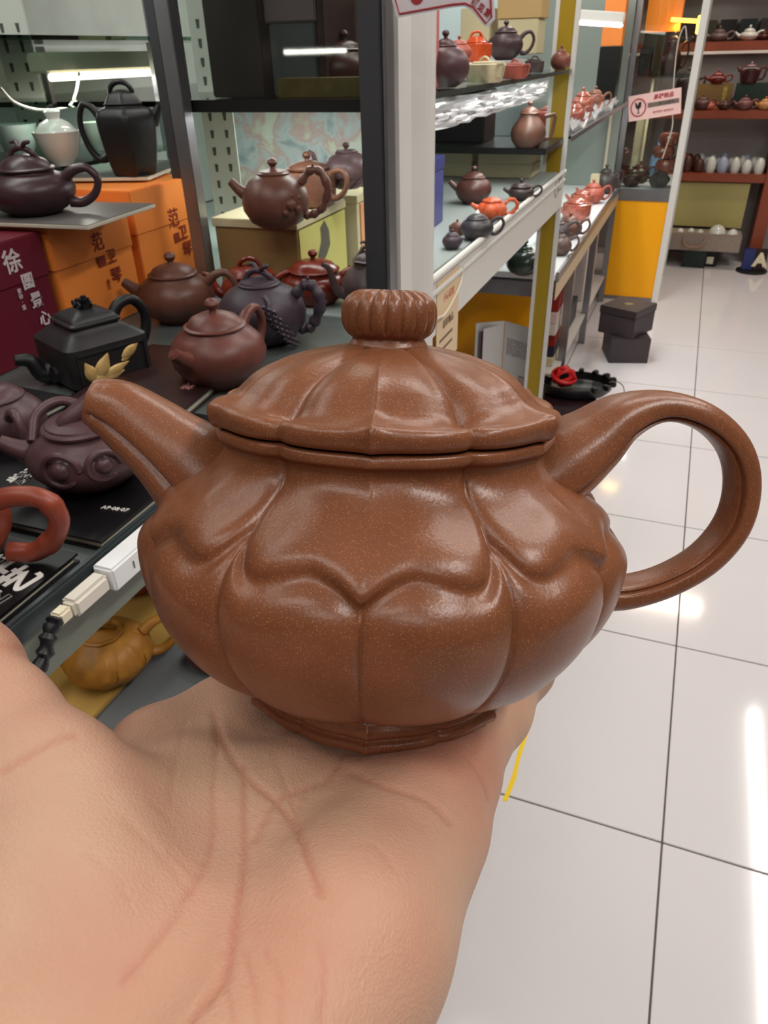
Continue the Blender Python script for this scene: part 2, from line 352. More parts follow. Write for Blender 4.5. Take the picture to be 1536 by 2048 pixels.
# ================================================================ the hand (one continuous surface)
U2, V2 = np.array([0.354, 0.935]), np.array([-0.935, 0.354])  # (right, away) components of the finger and thumb directions
FGR = AX_R*0.354-AX_C*0.935; THB = -AX_R*0.935-AX_C*0.354
HORG = POT0+AX_UP*(-0.0033)-FGR*(-0.0227)-THB*0.046
PR = []                                                      # smooth-union of tapered capsules, millimetres
def cap(k, *pts):
    for a, b in zip(pts[:-1], pts[1:]): PR.append((np.array(a[:3], float), np.array(b[:3], float), a[3], b[3], k))
cap(7, (-150, 30, -19, 16), (-95, 23, -16, 15), (-42, 17, -12.5, 11), (-8, 13, -11.5, 9), (14, 9, -7, 8.2), (32, 10, 2, 7.2))
cap(7, (-150, 38, -19, 17), (-90, 34, -17, 15), (-33, 33, -13, 12), (8, 28, -11, 10), (34, 27, -7, 9), (54, 29, 3, 7.8))
cap(7, (-150, 50, -19, 17), (-90, 50, -17, 15), (-28, 55, -13, 12.3), (16, 52, -11, 10.4), (44, 51, -7, 9.4), (66, 52, 3, 8))
cap(7, (-150, 62, -19, 17), (-90, 66, -17, 15), (-28, 84, -13.5, 12.5), (8, 82, -11.5, 10), (32, 80, -6, 9.2), (50, 79, 3, 8))
cap(12, (-132, 26, -13, 18), (-100, 23, -12, 17.5), (-62, 18.5, -13, 14))
cap(12, (-140, 64, -12, 21), (-122, 70, -7, 21), (-106, 84, 0, 17), (-104, 92, 5, 15))
cap(7, (-104, 92, 5, 15.5), (-96, 112, 11, 13.2), (-86, 132, 15, 12), (-70, 162, 20, 10))
cap(9, (-90, 92, -9, 9.5), (-63, 95, -12, 9.5), (-44, 90, -12, 10))
cap(12, (-128, 58, -10, 15), (-78, 76, -10, 12)); cap(10, (-120, 44, -12, 14), (-70, 56, -12, 12.5))
cap(14, (-150, 30, -20, 19), (-300, 24, -34, 27)); cap(14, (-150, 58, -20, 20), (-300, 58, -34, 29))
SP = 1.15
lo = np.array([-215, -22, -60.0]); hi = np.array([80, 188, 42.0])
nx, ny, nz = ((hi-lo)/SP).astype(int)+1
gx = (lo[0]+SP*np.arange(nx)).astype(np.float32)[:, None, None]; gy = (lo[1]+SP*np.arange(ny)).astype(np.float32)[None, :, None]; gz = (lo[2]+SP*np.arange(nz)).astype(np.float32)[None, None, :]
fld = np.full((nx, ny, nz), 60.0, np.float32)
for (a, b, ra, rb, k) in PR:
    m = max(ra, rb)+22
    sl = []
    for ax, n in ((0, nx), (1, ny), (2, nz)):
        l0 = int(max(0, (min(a[ax], b[ax])-m-lo[ax])//SP)); l1 = int(min(n, (max(a[ax], b[ax])+m-lo[ax])//SP+1)); sl.append(slice(l0, max(l1, l0+1)))
    X, Y, Z = gx[sl[0]], gy[:, sl[1]], gz[:, :, sl[2]]
    ab = b-a; L2 = float(ab@ab)
    t = np.clip(((X-a[0])*ab[0]+(Y-a[1])*ab[1]+(Z-a[2])*ab[2])/L2, 0, 1)
    d = np.sqrt((X-a[0]-t*ab[0])**2+(Y-a[1]-t*ab[1])**2+(Z-a[2]-t*ab[2])**2)-(ra+(rb-ra)*t)
    g = fld[sl[0], sl[1], sl[2]]; hh = np.clip(0.5+0.5*(g-d)/k, 0, 1)
    fld[sl[0], sl[1], sl[2]] = g*(1-hh)+d*hh-k*hh*(1-hh)
# palm flattened where the foot ring presses on it
def surface_nets(f, lo, sp):
    s = f < 0; cells = np.zeros(tuple(n-1 for n in f.shape), bool); cnt = np.zeros(cells.shape, np.int8)
    for dx in (0, 1):
        for dy in (0, 1):
            for dz in (0, 1): cnt += s[dx:dx+cells.shape[0], dy:dy+cells.shape[1], dz:dz+cells.shape[2]]
    cells = (cnt > 0) & (cnt < 8); idx = np.argwhere(cells); vid = -np.ones(cells.shape, np.int64); vid[cells] = np.arange(len(idx))
    acc = np.zeros((len(idx), 3)); num = np.zeros(len(idx))
    cor = [(a, b, c) for a in (0, 1) for b in (0, 1) for c in (0, 1)]
    val = {c: f[idx[:, 0]+c[0], idx[:, 1]+c[1], idx[:, 2]+c[2]] for c in cor}
    for c in cor:
        for ax in range(3):
            if c[ax] == 0:
                e = list(c); e[ax] = 1; e = tuple(e); a, b = val[c], val[e]; m = (a < 0) != (b < 0)
                t = np.where(m, a/(a-b+1e-12), 0); p = np.array(c, float)[None].repeat(len(idx), 0); p[:, ax] += t
                acc[m] += p[m]; num[m] += 1
    V = lo+sp*(idx+acc/num[:, None]); Fc = []
    for ax in range(3):
        a1, a2 = (ax+1) % 3, (ax+2) % 3
        A = np.take(s, range(0, s.shape[ax]-1), ax); B = np.take(s, range(1, s.shape[ax]), ax); E = np.argwhere(A != B)
        E = E[(E[:, a1] > 0) & (E[:, a2] > 0) & (E[:, a1] < s.shape[a1]-1) & (E[:, a2] < s.shape[a2]-1)]
        q = []
        for (o1, o2) in ((0, 0), (-1, 0), (-1, -1), (0, -1)):
            e = E.copy(); e[:, a1] += o1; e[:, a2] += o2; q.append(vid[e[:, 0], e[:, 1], e[:, 2]])
        q = np.stack(q, -1); ins = A[E[:, 0], E[:, 1], E[:, 2]]; q[~ins] = q[~ins][:, ::-1]; Fc.append(q)
    return V, np.concatenate(Fc)
HV, HF = surface_nets(fld, lo, SP)
# laplacian smoothing
def smooth(V, Fc, n, lam=0.5):
    e = np.concatenate([Fc[:, [0, 1]], Fc[:, [1, 2]], Fc[:, [2, 3]], Fc[:, [3, 0]]]); cnt = np.bincount(e.ravel(), minlength=len(V)).astype(float)
    for _ in range(n):
        S = np.zeros_like(V)
        for k in range(3): S[:, k] = np.bincount(e[:, 0], V[e[:, 1], k], len(V))+np.bincount(e[:, 1], V[e[:, 0], k], len(V))
        V = V*(1-lam)+lam*S/cnt[:, None]
    return V
HV = smooth(HV, HF, 3)
HW = HORG+(HV[:, [0]]*FGR+HV[:, [1]]*THB+HV[:, [2]]*AX_UP)/1000
def proj(P):
    d = P-CAM_O; z = d@FW; return np.stack([768+F*(d@RT)/z, 1024-F*(d@UP)/z], -1), z
def normals(V, Fc):
    n = np.cross(V[Fc[:, 2]]-V[Fc[:, 0]], V[Fc[:, 3]]-V[Fc[:, 1]]); N_ = np.zeros_like(V)
    for k in range(4):
        for c in range(3): N_[:, c] += np.bincount(Fc[:, k], n[:, c], len(V))
    return N_/(np.linalg.norm(N_, axis=1)[:, None]+1e-12)
HN = normals(HW, HF)
PX, DZ = proj(HW); facing = ((HW-CAM_O)*HN).sum(1)
if np.mean(facing[(HV[:, 2] > -5)]) > 0: HN = -HN; HF = HF[:, ::-1]; facing = -facing
vis = facing < 0
# palm creases: polylines as they run over the palm (start points taken from the photograph), depth and width in mm
CREASES = [([(425, 1425), (455, 1500), (500, 1560), (560, 1610), (600, 1680), (640, 1790)], .8, 1.3),
           ([(430, 1420), (433, 1500), (425, 1580), (425, 1680), (395, 1760), (330, 1860), (250, 1960)], .55, 1.2),
           ([(487, 1530), (488, 1640), (487, 1720), (470, 1830), (450, 1950), (380, 2040)], .8, 1.3),
           ([(690, 1505), (655, 1560), (560, 1600), (510, 1680)], .6, 1.1),
           ([(700, 1545), (760, 1570), (850, 1600), (900, 1645)], .5, 1.2),
           ([(545, 1500), (570, 1570), (600, 1660), (625, 1730), (645, 1785)], .4, .9),
           ([(620, 1570), (590, 1640), (600, 1650)], .3, .8), ([(700, 1690), (745, 1690), (790, 1740)], .25, .9),
           ([(490, 1900), (510, 1990), (520, 2048)], .35, 1.0), ([(530, 1900), (560, 1960), (560, 2048)], .3, 1.0), ([(640, 1880), (650, 1980), (640, 2048)], .35, 1.0), ([(440, 1900), (460, 2000), (470, 2048)], .3, 1),
           ([(0, 1545), (60, 1510), (115, 1480), (150, 1470)], .5, 1.6), ([(335, 1700), (370, 1730), (385, 1750)], .3, .9), ([(0, 1290), (40, 1296), (80, 1300)], .35, 1.2),
           ([(215, 1440), (260, 1420), (320, 1400), (330, 1395)], .6, 1.5), ([(370, 1440), (350, 1530), (340, 1600)], .25, 1.2),
           ([(300, 1600), (340, 1640), (350, 1670)], .2, .8), ([(250, 1640), (330, 1720), (380, 1790)], .22, 1.2), ([(170, 1700), (260, 1800)], .2, 1.2), ([(930, 1510), (965, 1560), (975, 1600)], .3, 1.0)]
dep = np.zeros(len(HW))
cand = vis & (HV[:, 0] < -5)
ci = np.where(cand)[0]
for (pl, dmm, wmm) in CREASES:
    P2 = np.array(spline(pl, 40)); best = np.full(len(ci), 1e9)
    for i in range(39):
        a, b = P2[i], P2[i+1]; ab = b-a; t = np.clip(((PX[ci]-a)@ab)/(ab@ab+1e-9), 0, 1)
        dd = np.hypot(*(PX[ci]-(a+t[:, None]*ab)).T); best = np.minimum(best, dd)
    mm = best*DZ[ci]/F*1000
    dep[ci] = np.maximum(dep[ci], dmm*np.exp(-(mm/(wmm*0.50))**2)-0.15*dmm*np.exp(-((mm-wmm*1.5)/wmm)**2))
HW2 = HW-HN*(dep[:, None]/1000)
rngh = np.random.default_rng(3)
me = bpy.data.meshes.new('hand'); me.from_pydata(HW2.tolist(), [], HF.tolist())
me.polygons.foreach_set('use_smooth', [True]*len(me.polygons))
# skin tone patches (blood under the skin): redder pads, creases, finger side; stored per vertex from places on the hand
red = np.zeros(len(HV))
for (u, v, w, r, s) in [(-50, 14, 0, 26, .8), (-40, 80, 0, 20, .5), (-125, 36, 5, 26, .7), (-84, 132, 18, 26, .9), (-100, 100, 12, 18, .4), (-105, 12, 0, 18, .35), (-70, 100, 0, 16, .4), (-30, 40, 0, 14, .3)]:
    red += s*np.exp(-((HV[:, 0]-u)**2+(HV[:, 1]-v)**2+(HV[:, 2]-w)**2)/(r*r))
red = np.clip(red+np.clip(dep, 0, 1)*0.35, 0, 1.2)
at = me.color_attributes.new('flush', 'FLOAT_COLOR', 'POINT'); colr = np.ones((len(HV), 4), np.float32); colr[:, 0] = red/1.2; colr[:, 1] = np.clip(dep, 0, 1); colr[:, 2] = 0
at.data.foreach_set('color', colr.ravel())
skin = mat('skin', (206, 158, 128), 0.50, sss=0.12, spec=0.35); nt = skin.node_tree; N = nt.nodes; L = nt.links; b = N['Principled BSDF']
an = N.new('ShaderNodeAttribute'); an.attribute_name = 'flush'; sp = N.new('ShaderNodeSeparateColor'); L.new(an.outputs['Color'], sp.inputs[0])
tc = N.new('ShaderNodeTexCoord'); no = N.new('ShaderNodeTexNoise'); no.inputs['Scale'].default_value = 45; no.inputs['Detail'].default_value = 5; L.new(tc.outputs['Object'], no.inputs['Vector'])
m1 = N.new('ShaderNodeMath'); m1.operation = 'MULTIPLY_ADD'; L.new(no.outputs['Fac'], m1.inputs[0]); m1.inputs[1].default_value = 0.9; m1.inputs[2].default_value = -0.45
m2 = N.new('ShaderNodeMath'); m2.operation = 'ADD'; m2.use_clamp = True; L.new(m1.outputs[0], m2.inputs[0]); L.new(sp.outputs[0], m2.inputs[1])
cr = N.new('ShaderNodeValToRGB'); cr.color_ramp.elements[0].color = (*lin((204, 166, 140)), 1); cr.color_ramp.elements[1].color = (*lin((196, 136, 114)), 1); L.new(m2.outputs[0], cr.inputs[0])
mx = N.new('ShaderNodeMix'); mx.data_type = 'RGBA'; mc_ = N.new('ShaderNodeMath'); mc_.operation = 'MULTIPLY'; mc_.inputs[1].default_value = .5; L.new(sp.outputs[1], mc_.inputs[0]); L.new(mc_.outputs[0], mx.inputs[0]); L.new(cr.outputs[0], mx.inputs[6]); mx.inputs[7].default_value = (*lin((176, 108, 84)), 1); L.new(mx.outputs[2], b.inputs['Base Color'])
n2 = N.new('ShaderNodeTexVoronoi'); n2.inputs['Scale'].default_value = 1400; L.new(tc.outputs['Object'], n2.inputs['Vector'])
n3 = N.new('ShaderNodeTexNoise'); n3.inputs['Scale'].default_value = 160; n3.inputs['Detail'].default_value = 6; L.new(tc.outputs['Object'], n3.inputs['Vector'])
ad = N.new('ShaderNodeMath'); L.new(n2.outputs['Distance'], ad.inputs[0]); m3 = N.new('ShaderNodeMath'); m3.operation = 'MULTIPLY'; m3.inputs[1].default_value = 2.5; L.new(n3.outputs['Fac'], m3.inputs[0]); L.new(m3.outputs[0], ad.inputs[1])
bp = N.new('ShaderNodeBump'); bp.inputs['Strength'].default_value = 0.3; bp.inputs['Distance'].default_value = 0.0004; L.new(ad.outputs[0], bp.inputs['Height']); L.new(bp.outputs[0], b.inputs['Normal'])
me.materials.append(skin)
hand = bpy.data.objects.new('hand', me); COL.objects.link(hand)
tag(hand, 'open left hand, palm up with thumb spread, carrying the large brown teapot', 'hand')

# ================================================================ builders for the shop's goods
PROF = {
 'round': ([(.02, 0), (.50, 0), (.56, .05), (.60, .09), (.82, .28), (.97, .55), (1, .75), (.94, .98), (.78, 1.16), (.62, 1.26), (.60, 1.30)], .60, 1.30),
 'squat': ([(.02, 0), (.55, 0), (.60, .04), (.80, .16), (.97, .36), (1, .50), (.94, .66), (.78, .78), (.60, .85), (.58, .89)], .60, .89),
 'tall': ([(.02, 0), (.66, 0), (.72, .04), (.80, .3), (.90, .8), (.97, 1.3), (.98, 1.6), (.90, 1.78), (.72, 1.86), (.62, 1.88), (.60, 1.93)], .60, 1.93),
 'pear': ([(.02, 0), (.62, 0), (.70, .05), (.92, .30), (1, .58), (.93, .85), (.74, 1.10), (.58, 1.26), (.50, 1.40), (.50, 1.45)], .52, 1.45),
 'drum': ([(.02, 0), (.80, 0), (.88, .03), (.92, .08), (.96, .4), (.97, .80), (.95, .96), (.86, 1.00), (.66, 1.01), (.64, 1.04)], .68, 1.04),
 'wide': ([(.02, 0), (.60, 0), (.64, .05), (.80, .18), (.98, .48), (1, .66), (.93, .84), (.80, .93), (.74, .96), (.72, 1.06)], .74, 1.06),
 'square': ([(.02, 0), (.78, 0), (.84, .03), (.86, .07), (.98, .10), (1, .14), (1, .62), (.99, .72), (.92, .76), (.72, .86), (.58, .92), (.56, .95)], .58, .95),
 'ball': ([(.02, 0), (.46, 0), (.52, .04), (.78, .2), (.97, .52), (1, .78), (.93, 1.08), (.74, 1.34), (.50, 1.48), (.40, 1.52)], .44, 1.50),
 'cube': ([(.02, 0), (.84, 0), (.88, .04), (.94, .5), (.96, 1.0), (.92, 1.04), (.60, 1.06), (.58, 1.08)], .60, 1.08)}
def sq(n): return lambda t: 1.0/((abs(cos(t))**n+abs(sin(t))**n)**(1/n))
def poly_(k, off=0.0): return lambda t: cos(pi/k)/cos(((t+off) % (2*pi/k))-pi/k)
def lobes(k, a): return lambda t: 1-a+a*abs(sin(k*t/2))**0.6*1.6
def blade(k=0): return None
def teapot(label, P, rz, s, shape, m, group=None, rf=None, knob='ball', handle='ring', spout='short', ledge=True, dom=.32, deco=None, n=40, hs=1.0, knob_m=None, cat='teapot', name='teapot', hz=1.0):
    t = thing(name, label, cat, P, rz, group); pr, lr, lh = PROF[shape]; hs_ = s*hs
    MB().lathe([(r*s, z*hs_) for r, z in pr], n, rf).build('body', m, t, smooth=True)
    d = dom
    lp = [(lr*.98, lh), (lr*1.06, lh+.005), (lr*1.07, lh+.04), (lr*1.0, lh+.065), (lr*.96, lh+.07), (lr*.93, lh+.10), (lr*.78, lh+d*.62), (lr*.5, lh+d*.86), (lr*.2, lh+d*.97), (.02, lh+d)]
    ld = MB().lathe([(r*s, z*hs_) for r, z in lp], n, rf).build('lid', m, t, smooth=True)
    kz = (lh+d)*hs_; km = knob_m or m
    if knob == 'ball':
        MB().lathe([(.02*s, kz-.02*s), (.09*s, kz-.02*s), (.07*s, kz+.04*s), (.12*s, kz+.09*s), (.155*s, kz+.16*s), (.13*s, kz+.23*s), (.06*s, kz+.27*s), (.01*s, kz+.28*s)], 20).build('knob', km, ld, smooth=True)
    elif knob == 'arch':
        MB().tube([(s*.34*cos(a), 0, kz-.10*s+s*.30*sin(a)) for a in np.linspace(0, pi, 14)], s*.075, 10, 1.3).build('knob', km, ld, smooth=True)
    elif knob == 'branch':
        b = MB().tube(spline([(-.34*s, 0, kz-.12*s), (-.22*s, .04*s, kz+.06*s), (0, 0, kz+.13*s), (.22*s, -.04*s, kz+.05*s), (.34*s, 0, kz-.12*s)], 14), [s*.06, .07*s]*7, 9)
        b.tube(spline([(-.02*s, 0, kz+.1*s), (-.1*s, .1*s, kz+.24*s), (-.26*s, .12*s, kz+.22*s)], 8), [s*.06, .06*s, .055*s, .05*s, .045*s, .04*s, .035*s, .02*s], 8)
        b.tube(spline([(.04*s, 0, kz+.1*s), (.16*s, -.1*s, kz+.22*s), (.3*s, -.1*s, kz+.26*s)], 8), [.05*s]*7+[.02*s], 8)
        b.build('knob', km, ld, smooth=True)
    elif knob == 'cone':
        MB().lathe([(.02*s, kz-.02*s), (.12*s, kz-.02*s), (.16*s, kz+.02*s), (.11*s, kz+.10*s), (.05*s, kz+.20*s), (.01*s, kz+.22*s)], 20).build('knob', km, ld, smooth=True)
    H = lh*hs_
    rr = lambda f_: f_*s*(rf(pi) if rf else 1)
    if handle == 'ring':
        p = spline([(rr(.86), 0, H*.82), (rr(1.12), 0, H*.98), (rr(1.42), 0, H*1.0), (rr(1.60), 0, H*.74), (rr(1.46), 0, H*.42), (rr(1.16), 0, H*.24), (rr(.88), 0, H*.26)], 26)
        MB().tube(p, [s*.13-s*.045*sin(pi*i/25) for i in range(26)], 12, 1.15, nrm=(0, 0, 1)).build('handle', m, t, smooth=True)
    elif handle == 'angular':
        p = [(rr(.86), 0, H*.90), (rr(1.40), 0, H*.96), (rr(1.46), 0, H*.88), (rr(1.34), 0, H*.40), (rr(1.24), 0, H*.26), (rr(.86), 0, H*.20)]
        MB().tube(p, s*.085, 8, 1.2, nrm=(0, 1, 0)).build('handle', m, t, smooth=True)
    elif handle == 'branch':
        p = spline([(rr(.80), 0, H*.84), (rr(1.1*hz**.3), .03*s, H*1.06*hz**.4), (rr(1.42*hz), 0, H*1.02*hz**.4), (rr(1.60*hz), -.03*s, H*.72), (rr(1.42*hz), .02*s, H*.40), (rr(1.12*hz**.3), 0, H*.26), (rr(.84), 0, H*.24)], 26)
        b = MB().tube(p, [s*(.12+.025*sin(i*1.9)) for i in range(26)], 10, 1.1, nrm=(0, 0, 1))
        b.tube([p[5], p[5]+np.array([.02, 0, .16])*s], [.06*s, .03*s], 8); b.tube([p[13], p[13]+np.array([.14, 0, .06])*s], [.06*s, .03*s], 8)
        b.build('handle', m, t, smooth=True)
    if spout == 'short':
        p = [(-rr(.80), 0, H*.46), (-rr(1.08), 0, H*.60), (-rr(1.28), 0, H*.78), (-rr(1.44), 0, H*.96)]; rad = [.24, .17, .125, .10]
    elif spout == 'curve':
        p = [(-rr(.78), 0, H*.34), (-rr(1.10), 0, H*.44), (-rr(1.26), 0, H*.72), (-rr(1.36), 0, H*.96), (-rr(1.56), 0, H*1.06)]; rad = [.22, .17, .12, .09, .075]
    elif spout == 'cannon':
        p = [(-rr(.82), 0, H*.60), (-rr(1.08), 0, H*.72), (-rr(1.32), 0, H*.88)]; rad = [.22, .16, .12]
    elif spout == 'beak':
        p = [(-rr(.88), 0, H*.74), (-rr(1.06), 0, H*.86), (-rr(1.22), 0, H*.98)]; rad = [.20, .15, .09]
    else: p = None
    if p:
        q = spline(p, 18); rd = [float(x[0]) for x in spline([(r*s,) for r in rad], 18)]
        b = MB().tube(q, rd, 14, nrm=(0, 0, 1), cap=False)
        e = q[-1]; d_ = (q[-1]-q[-2]); d_ /= np.linalg.norm(d_)
        b.tube([e, e+d_*.01*s, e-d_*.10*s], [rd[-1], rd[-1]*.72, rd[-1]*.55], 14, nrm=(0, 0, 1))
        b.build('spout', m, t, smooth=True)
    return t
def place(px, py, z, wpx):                                   # foot centre from the foot's near edge and the body's pixel width
    P = onz(px, py, z); s = wpx/2*depth(P)/F
    P = P+FH*s*0.55; s = wpx/2*depth(P)/F
    return P, s
def box_thing(label, c, d, rz, m, name='box', cat='box', group=None, bevel=.0015, lid=None, lidm=None):
    t = thing(name, label, cat, c, rz, group)
    if lid:
        MB().box((0, 0, (d[2]-lid)/2), (d[0]-.003, d[1]-.003, d[2]-lid)).build('base', m, t, bevel=bevel)
        MB().box((0, 0, d[2]-lid/2), (d[0], d[1], lid)).build('lid', lidm or m, t, bevel=bevel)
    else:
        MB().box((0, 0, d[2]/2), d).build('body', m, t, bevel=bevel)
    return t
def block(label, c, d, rz, m, name, cat, group=None, bevel=.001):
    o = MB().box((0, 0, d[2]/2), d).build(name, m, None, bevel=bevel, loc=tuple(map(float, c))); o.rotation_euler = (0, 0, rz); return tag(o, label, cat, group)
# clays
C_BROWN = clay('brown_clay', (104, 66, 54)); C_DBROWN = clay('dark_brown_clay', (82, 50, 44)); C_PURPLE = clay('purple_clay', (84, 58, 62)); C_RED = clay('dark_red_clay', (112, 38, 26), .25)
C_BLACK = clay('black_clay', (40, 38, 40), .42); C_COAL = clay('coal_clay', (22, 22, 24), .45); C_ORANGE = clay('orange_clay', (196, 88, 50), .4); C_CREAM = clay('cream_clay', (206, 196, 160), .45)
C_SALMON = clay('salmon_clay', (176, 92, 78), .42); C_YELLOW = clay('yellow_clay', (176, 120, 44), .45); C_PLUM = clay('plum_clay', (62, 50, 60), .45); C_TAN = clay('tan_clay', (136, 92, 72), .4)
C_REDB = clay('red_brown_clay', (136, 62, 44), .35); C_GREEN = clay('dark_green_glaze', (50, 62, 54), .15); C_WHITE = mat('white_porcelain', (222, 226, 220), .15, coat=.6); C_MAROON = clay('maroon_clay', (74, 36, 34), .35)
alu = mat('brushed_aluminium', (150, 152, 156), .32, metal=.85, var=.06, scale=20); dark_alu = mat('dark_aluminium', (92, 94, 98), .38, metal=.7); white_alu = mat('white_aluminium', (222, 221, 216), .35, spec=.5)

# ================================================================ left display shelf
XF = -0.40                                                   # front plane of the cases
shelf_m = mat('grey_shelf_metal', (112, 120, 118), .35, metal=.5, var=.05, scale=8)
t = thing('display_shelf', 'grey metal shelf ledge on the left carrying dark teapots and black books', 'shelf', (-0.75, 0.45, 0))
MB().b2((-.45, -.65, .985), (.350, .545, 1.0)).build('top_board', shelf_m, t, bevel=.002)
MB().b2((.3505, -.65, .985), (.358, .545, 1.006)).build('front_lip', mat('dark_grey_trim', (66, 74, 76), .35, metal=.4), t, bevel=.002)
MB().b2((.342, -.65, .935), (.350, .545, .984)).build('front_face', mat('olive_grey_face', (120, 126, 114), .45), t, bevel=.002)
MB().b2((-.45, -.65, .700), (.335, .545, .722)).build('lower_board', mat('blue_grey_board', (104, 108, 110), .5), t, bevel=.001)
MB().b2((-.45, -.65, .10), (.30, .53, .12)).build('bottom_board', shelf_m, t)
for (x, y) in ((-.43, -.63), (.32, -.63), (-.43, .52), (.32, .52)):
    MB().b2((x-.015, y-.015, 0), (x+.015, y+.015, .984)).build('post', alu, t, bevel=.001)
led = thing('light_driver', 'white lamp driver box with connectors clipped under the grey shelf edge', 'lamp driver', (XF+.020, .39, 1.004))
MB().b2((-.010, -.046, -.022), (.010, .14, .0)).build('housing', mat('driver_plastic', (238, 240, 242), .3), led, bevel=.002)
MB().b2((-.007, -.086, -.018), (.008, -.0475, -.002)).build('connector', mat('connector_plastic', (226, 220, 208), .4), led, bevel=.003)
MB().b2((-.005, -.100, -.015), (.006, -.087, -.004)).build('plug', mat('plug_plastic', (232, 222, 196), .4), led, bevel=.002)
MB().b2((.0101, .006, -.017), (.0107, .014, -.004)).build('sticker', mat('yellow_sticker', (222, 196, 120), .5), led); MB().b2((.0101, .0155, -.013), (.0107, .022, -.003)).build('sticker', mat('grey_sticker', (140, 140, 142), .5), led)
text('1', .010, basis((.0104, -.022, -.011), (0, 1, 0), (0, 0, 1)), mat('grey_ink', (90, 90, 96), .6), led)
tb_ = MB().tube(spline([(XF+.020, .291, .995), (XF+.022, .280, .990), (XF+.022, .268, .975), (XF+.02, .245, .965), (XF+.018, .16, .96)], 22), [.0055+.0014*sin(i*2.3) for i in range(22)], 10).build('cable', mat('black_tape', (26, 26, 30), .4), None, smooth=True); tag(tb_, 'black taped cable sagging from the white driver box', 'cable')

# black brush-lettered books lying on the ledge
ink = mat('white_brush_ink', (225, 222, 218), .5); cover = mat('black_book_cover', (14, 13, 16), .35); page = mat('page_edge', (206, 204, 188), .6)
def book(label, c, d, rz, cov=cover, pg=page):
    t = thing('book', label, 'book', c, rz)
    MB().box((0, 0, d[2]/2), (d[0]-.006, d[1]-.006, d[2]-.003)).build('pages', pg, t)
    b = MB().box((0, 0, d[2]-.001), (d[0], d[1], .002)).box((0, 0, .001), (d[0], d[1], .002)).box((-d[0]/2+.001, 0, d[2]/2), (.002, d[1], d[2])); b.build('cover', cov, t)
    return t
b1 = book('black book with white brush characters under the purple frog-eyed teapot', (-.502, .485, 1.0005), (.205, .24, .010), radians(1))
text('紫砂壶', .022, basis((-.035, -.035, .0106), (.1, 1, 0), (-1, .1, 0)), ink, b1, bold=.0006)
text('AP·08·07', .007, basis((.082, -.075, .0106), (1, .1, 0), (-.1, 1, 0)), ink, b1)
b2_ = book('nearest black book with large white brush lettering at the left edge', (-.504, .262, 1.0005), (.20, .17, .009), radians(1))
text('中华\n壶艺', .030, basis((.066, .030, .0096), (.2, 1, 0), (-1, .2, 0)), ink, b2_, bold=.001)
b3 = book('black book half hidden behind the frog-eyed teapot at the left edge', (-.735, .50, 1.0005), (.20, .21, .010), radians(-3))
b4 = book('dark booklet with red-white title lying between the gold-crane teapot and the brown teapot', (-.565, .69, 1.0005), (.15, .19, .012), radians(6), mat('dark_brown_cover', (46, 28, 28), .35))
text('紫砂泰斗', .016, basis((.052, -.01, .0126), (.1, 1, 0), (-1, .1, 0)), mat('pink_ink', (190, 130, 122), .5), b4)

# ---- teapots on the ledge
ROTI = ROT_R
P, s = place(352, 652, 1.0, 148); B = teapot('round brown teapot with ball knob before the right orange box', P, ROTI, s, 'round', C_BROWN, hs=.92, spout='cannon')
P, s = place(438, 785, 1.0, 186); teapot('reddish brown teapot turned to show its spout hole, left of the lid', P, ROTI+radians(62), s, 'round', C_TAN if 0 else clay('reddish_brown_clay', (104, 58, 50)), hs=.95, spout='cannon')
P, s = place(525, 698, 1.0, 178); pl = teapot('plum-black teapot with branch handle and blossom relief', P, ROTI-radians(8), s*.97, 'ball', C_PLUM, hs=.86, knob='branch', handle='branch', spout='none', dom=.2, hz=.86)
random.seed(5); b = MB()
for k in range(5):
    a0 = radians(-66+k*7); zz = s*(1.15-.18*k)
    b.tube(spline([((s*(.60+.08*k)+.03*s)*cos(a0), (s*(.60+.08*k)+.03*s)*sin(a0), zz), ((s*(.90))*cos(a0+.05), s*.92*sin(a0+.08), zz-.12*s), ((s*1.0)*cos(a0-.08), s*1.0*sin(a0-.1), zz-.32*s)], 8), [.045*s, .05*s, .04*s, .045*s, .035*s, .035*s, .03*s, .02*s], 7)
    for q in range(3):
        aa = a0+.1*(q-1); zq = zz-.15*s-.06*s*q; r = s*1.0
        for w in range(5):
            w_ = w*1.257; b.tube([(r*cos(aa)*.98, r*sin(aa)*.98, zq), (r*cos(aa)*1.02-.07*s*cos(w_)*sin(aa), r*sin(aa)*1.02+.07*s*cos(w_)*cos(aa), zq+.07*s*sin(w_))], [.03*s, .035*s], 6)
b.build('blossom_relief', C_PLUM, pl, smooth=True)
P, s = place(503, 618, 1.0, 118); teapot('dark red teapot with arched knob half hidden behind the plum-black teapot', P, ROTI, s, 'wide', C_RED, hs=.95, knob='arch', spout='curve')
P, s = place(630, 614, 1.0, 128); teapot('glossy dark red teapot with ball knob and round handle', P, ROTI, s, 'wide', C_RED, hs=.92, spout='curve', dom=.36)
P, s = place(742, 620, 1.0, 120); g = teapot('dark grey tree-trunk teapot partly behind the grey post', P, ROTI+radians(25), s, 'pear', clay('ash_clay', (78, 62, 62), .4), hs=1.0, knob='branch', handle='branch', spout='curve', rf=lobes(7, .08))
P, s = place(172, 988, 1.011, 232); fr = teapot('purple teapot with two round swirl eyes in front and open tube knob', P, ROTI+radians(12), s, 'squat', C_PURPLE, hs=1.12, knob='none', handle='none', spout='cannon', dom=.20)
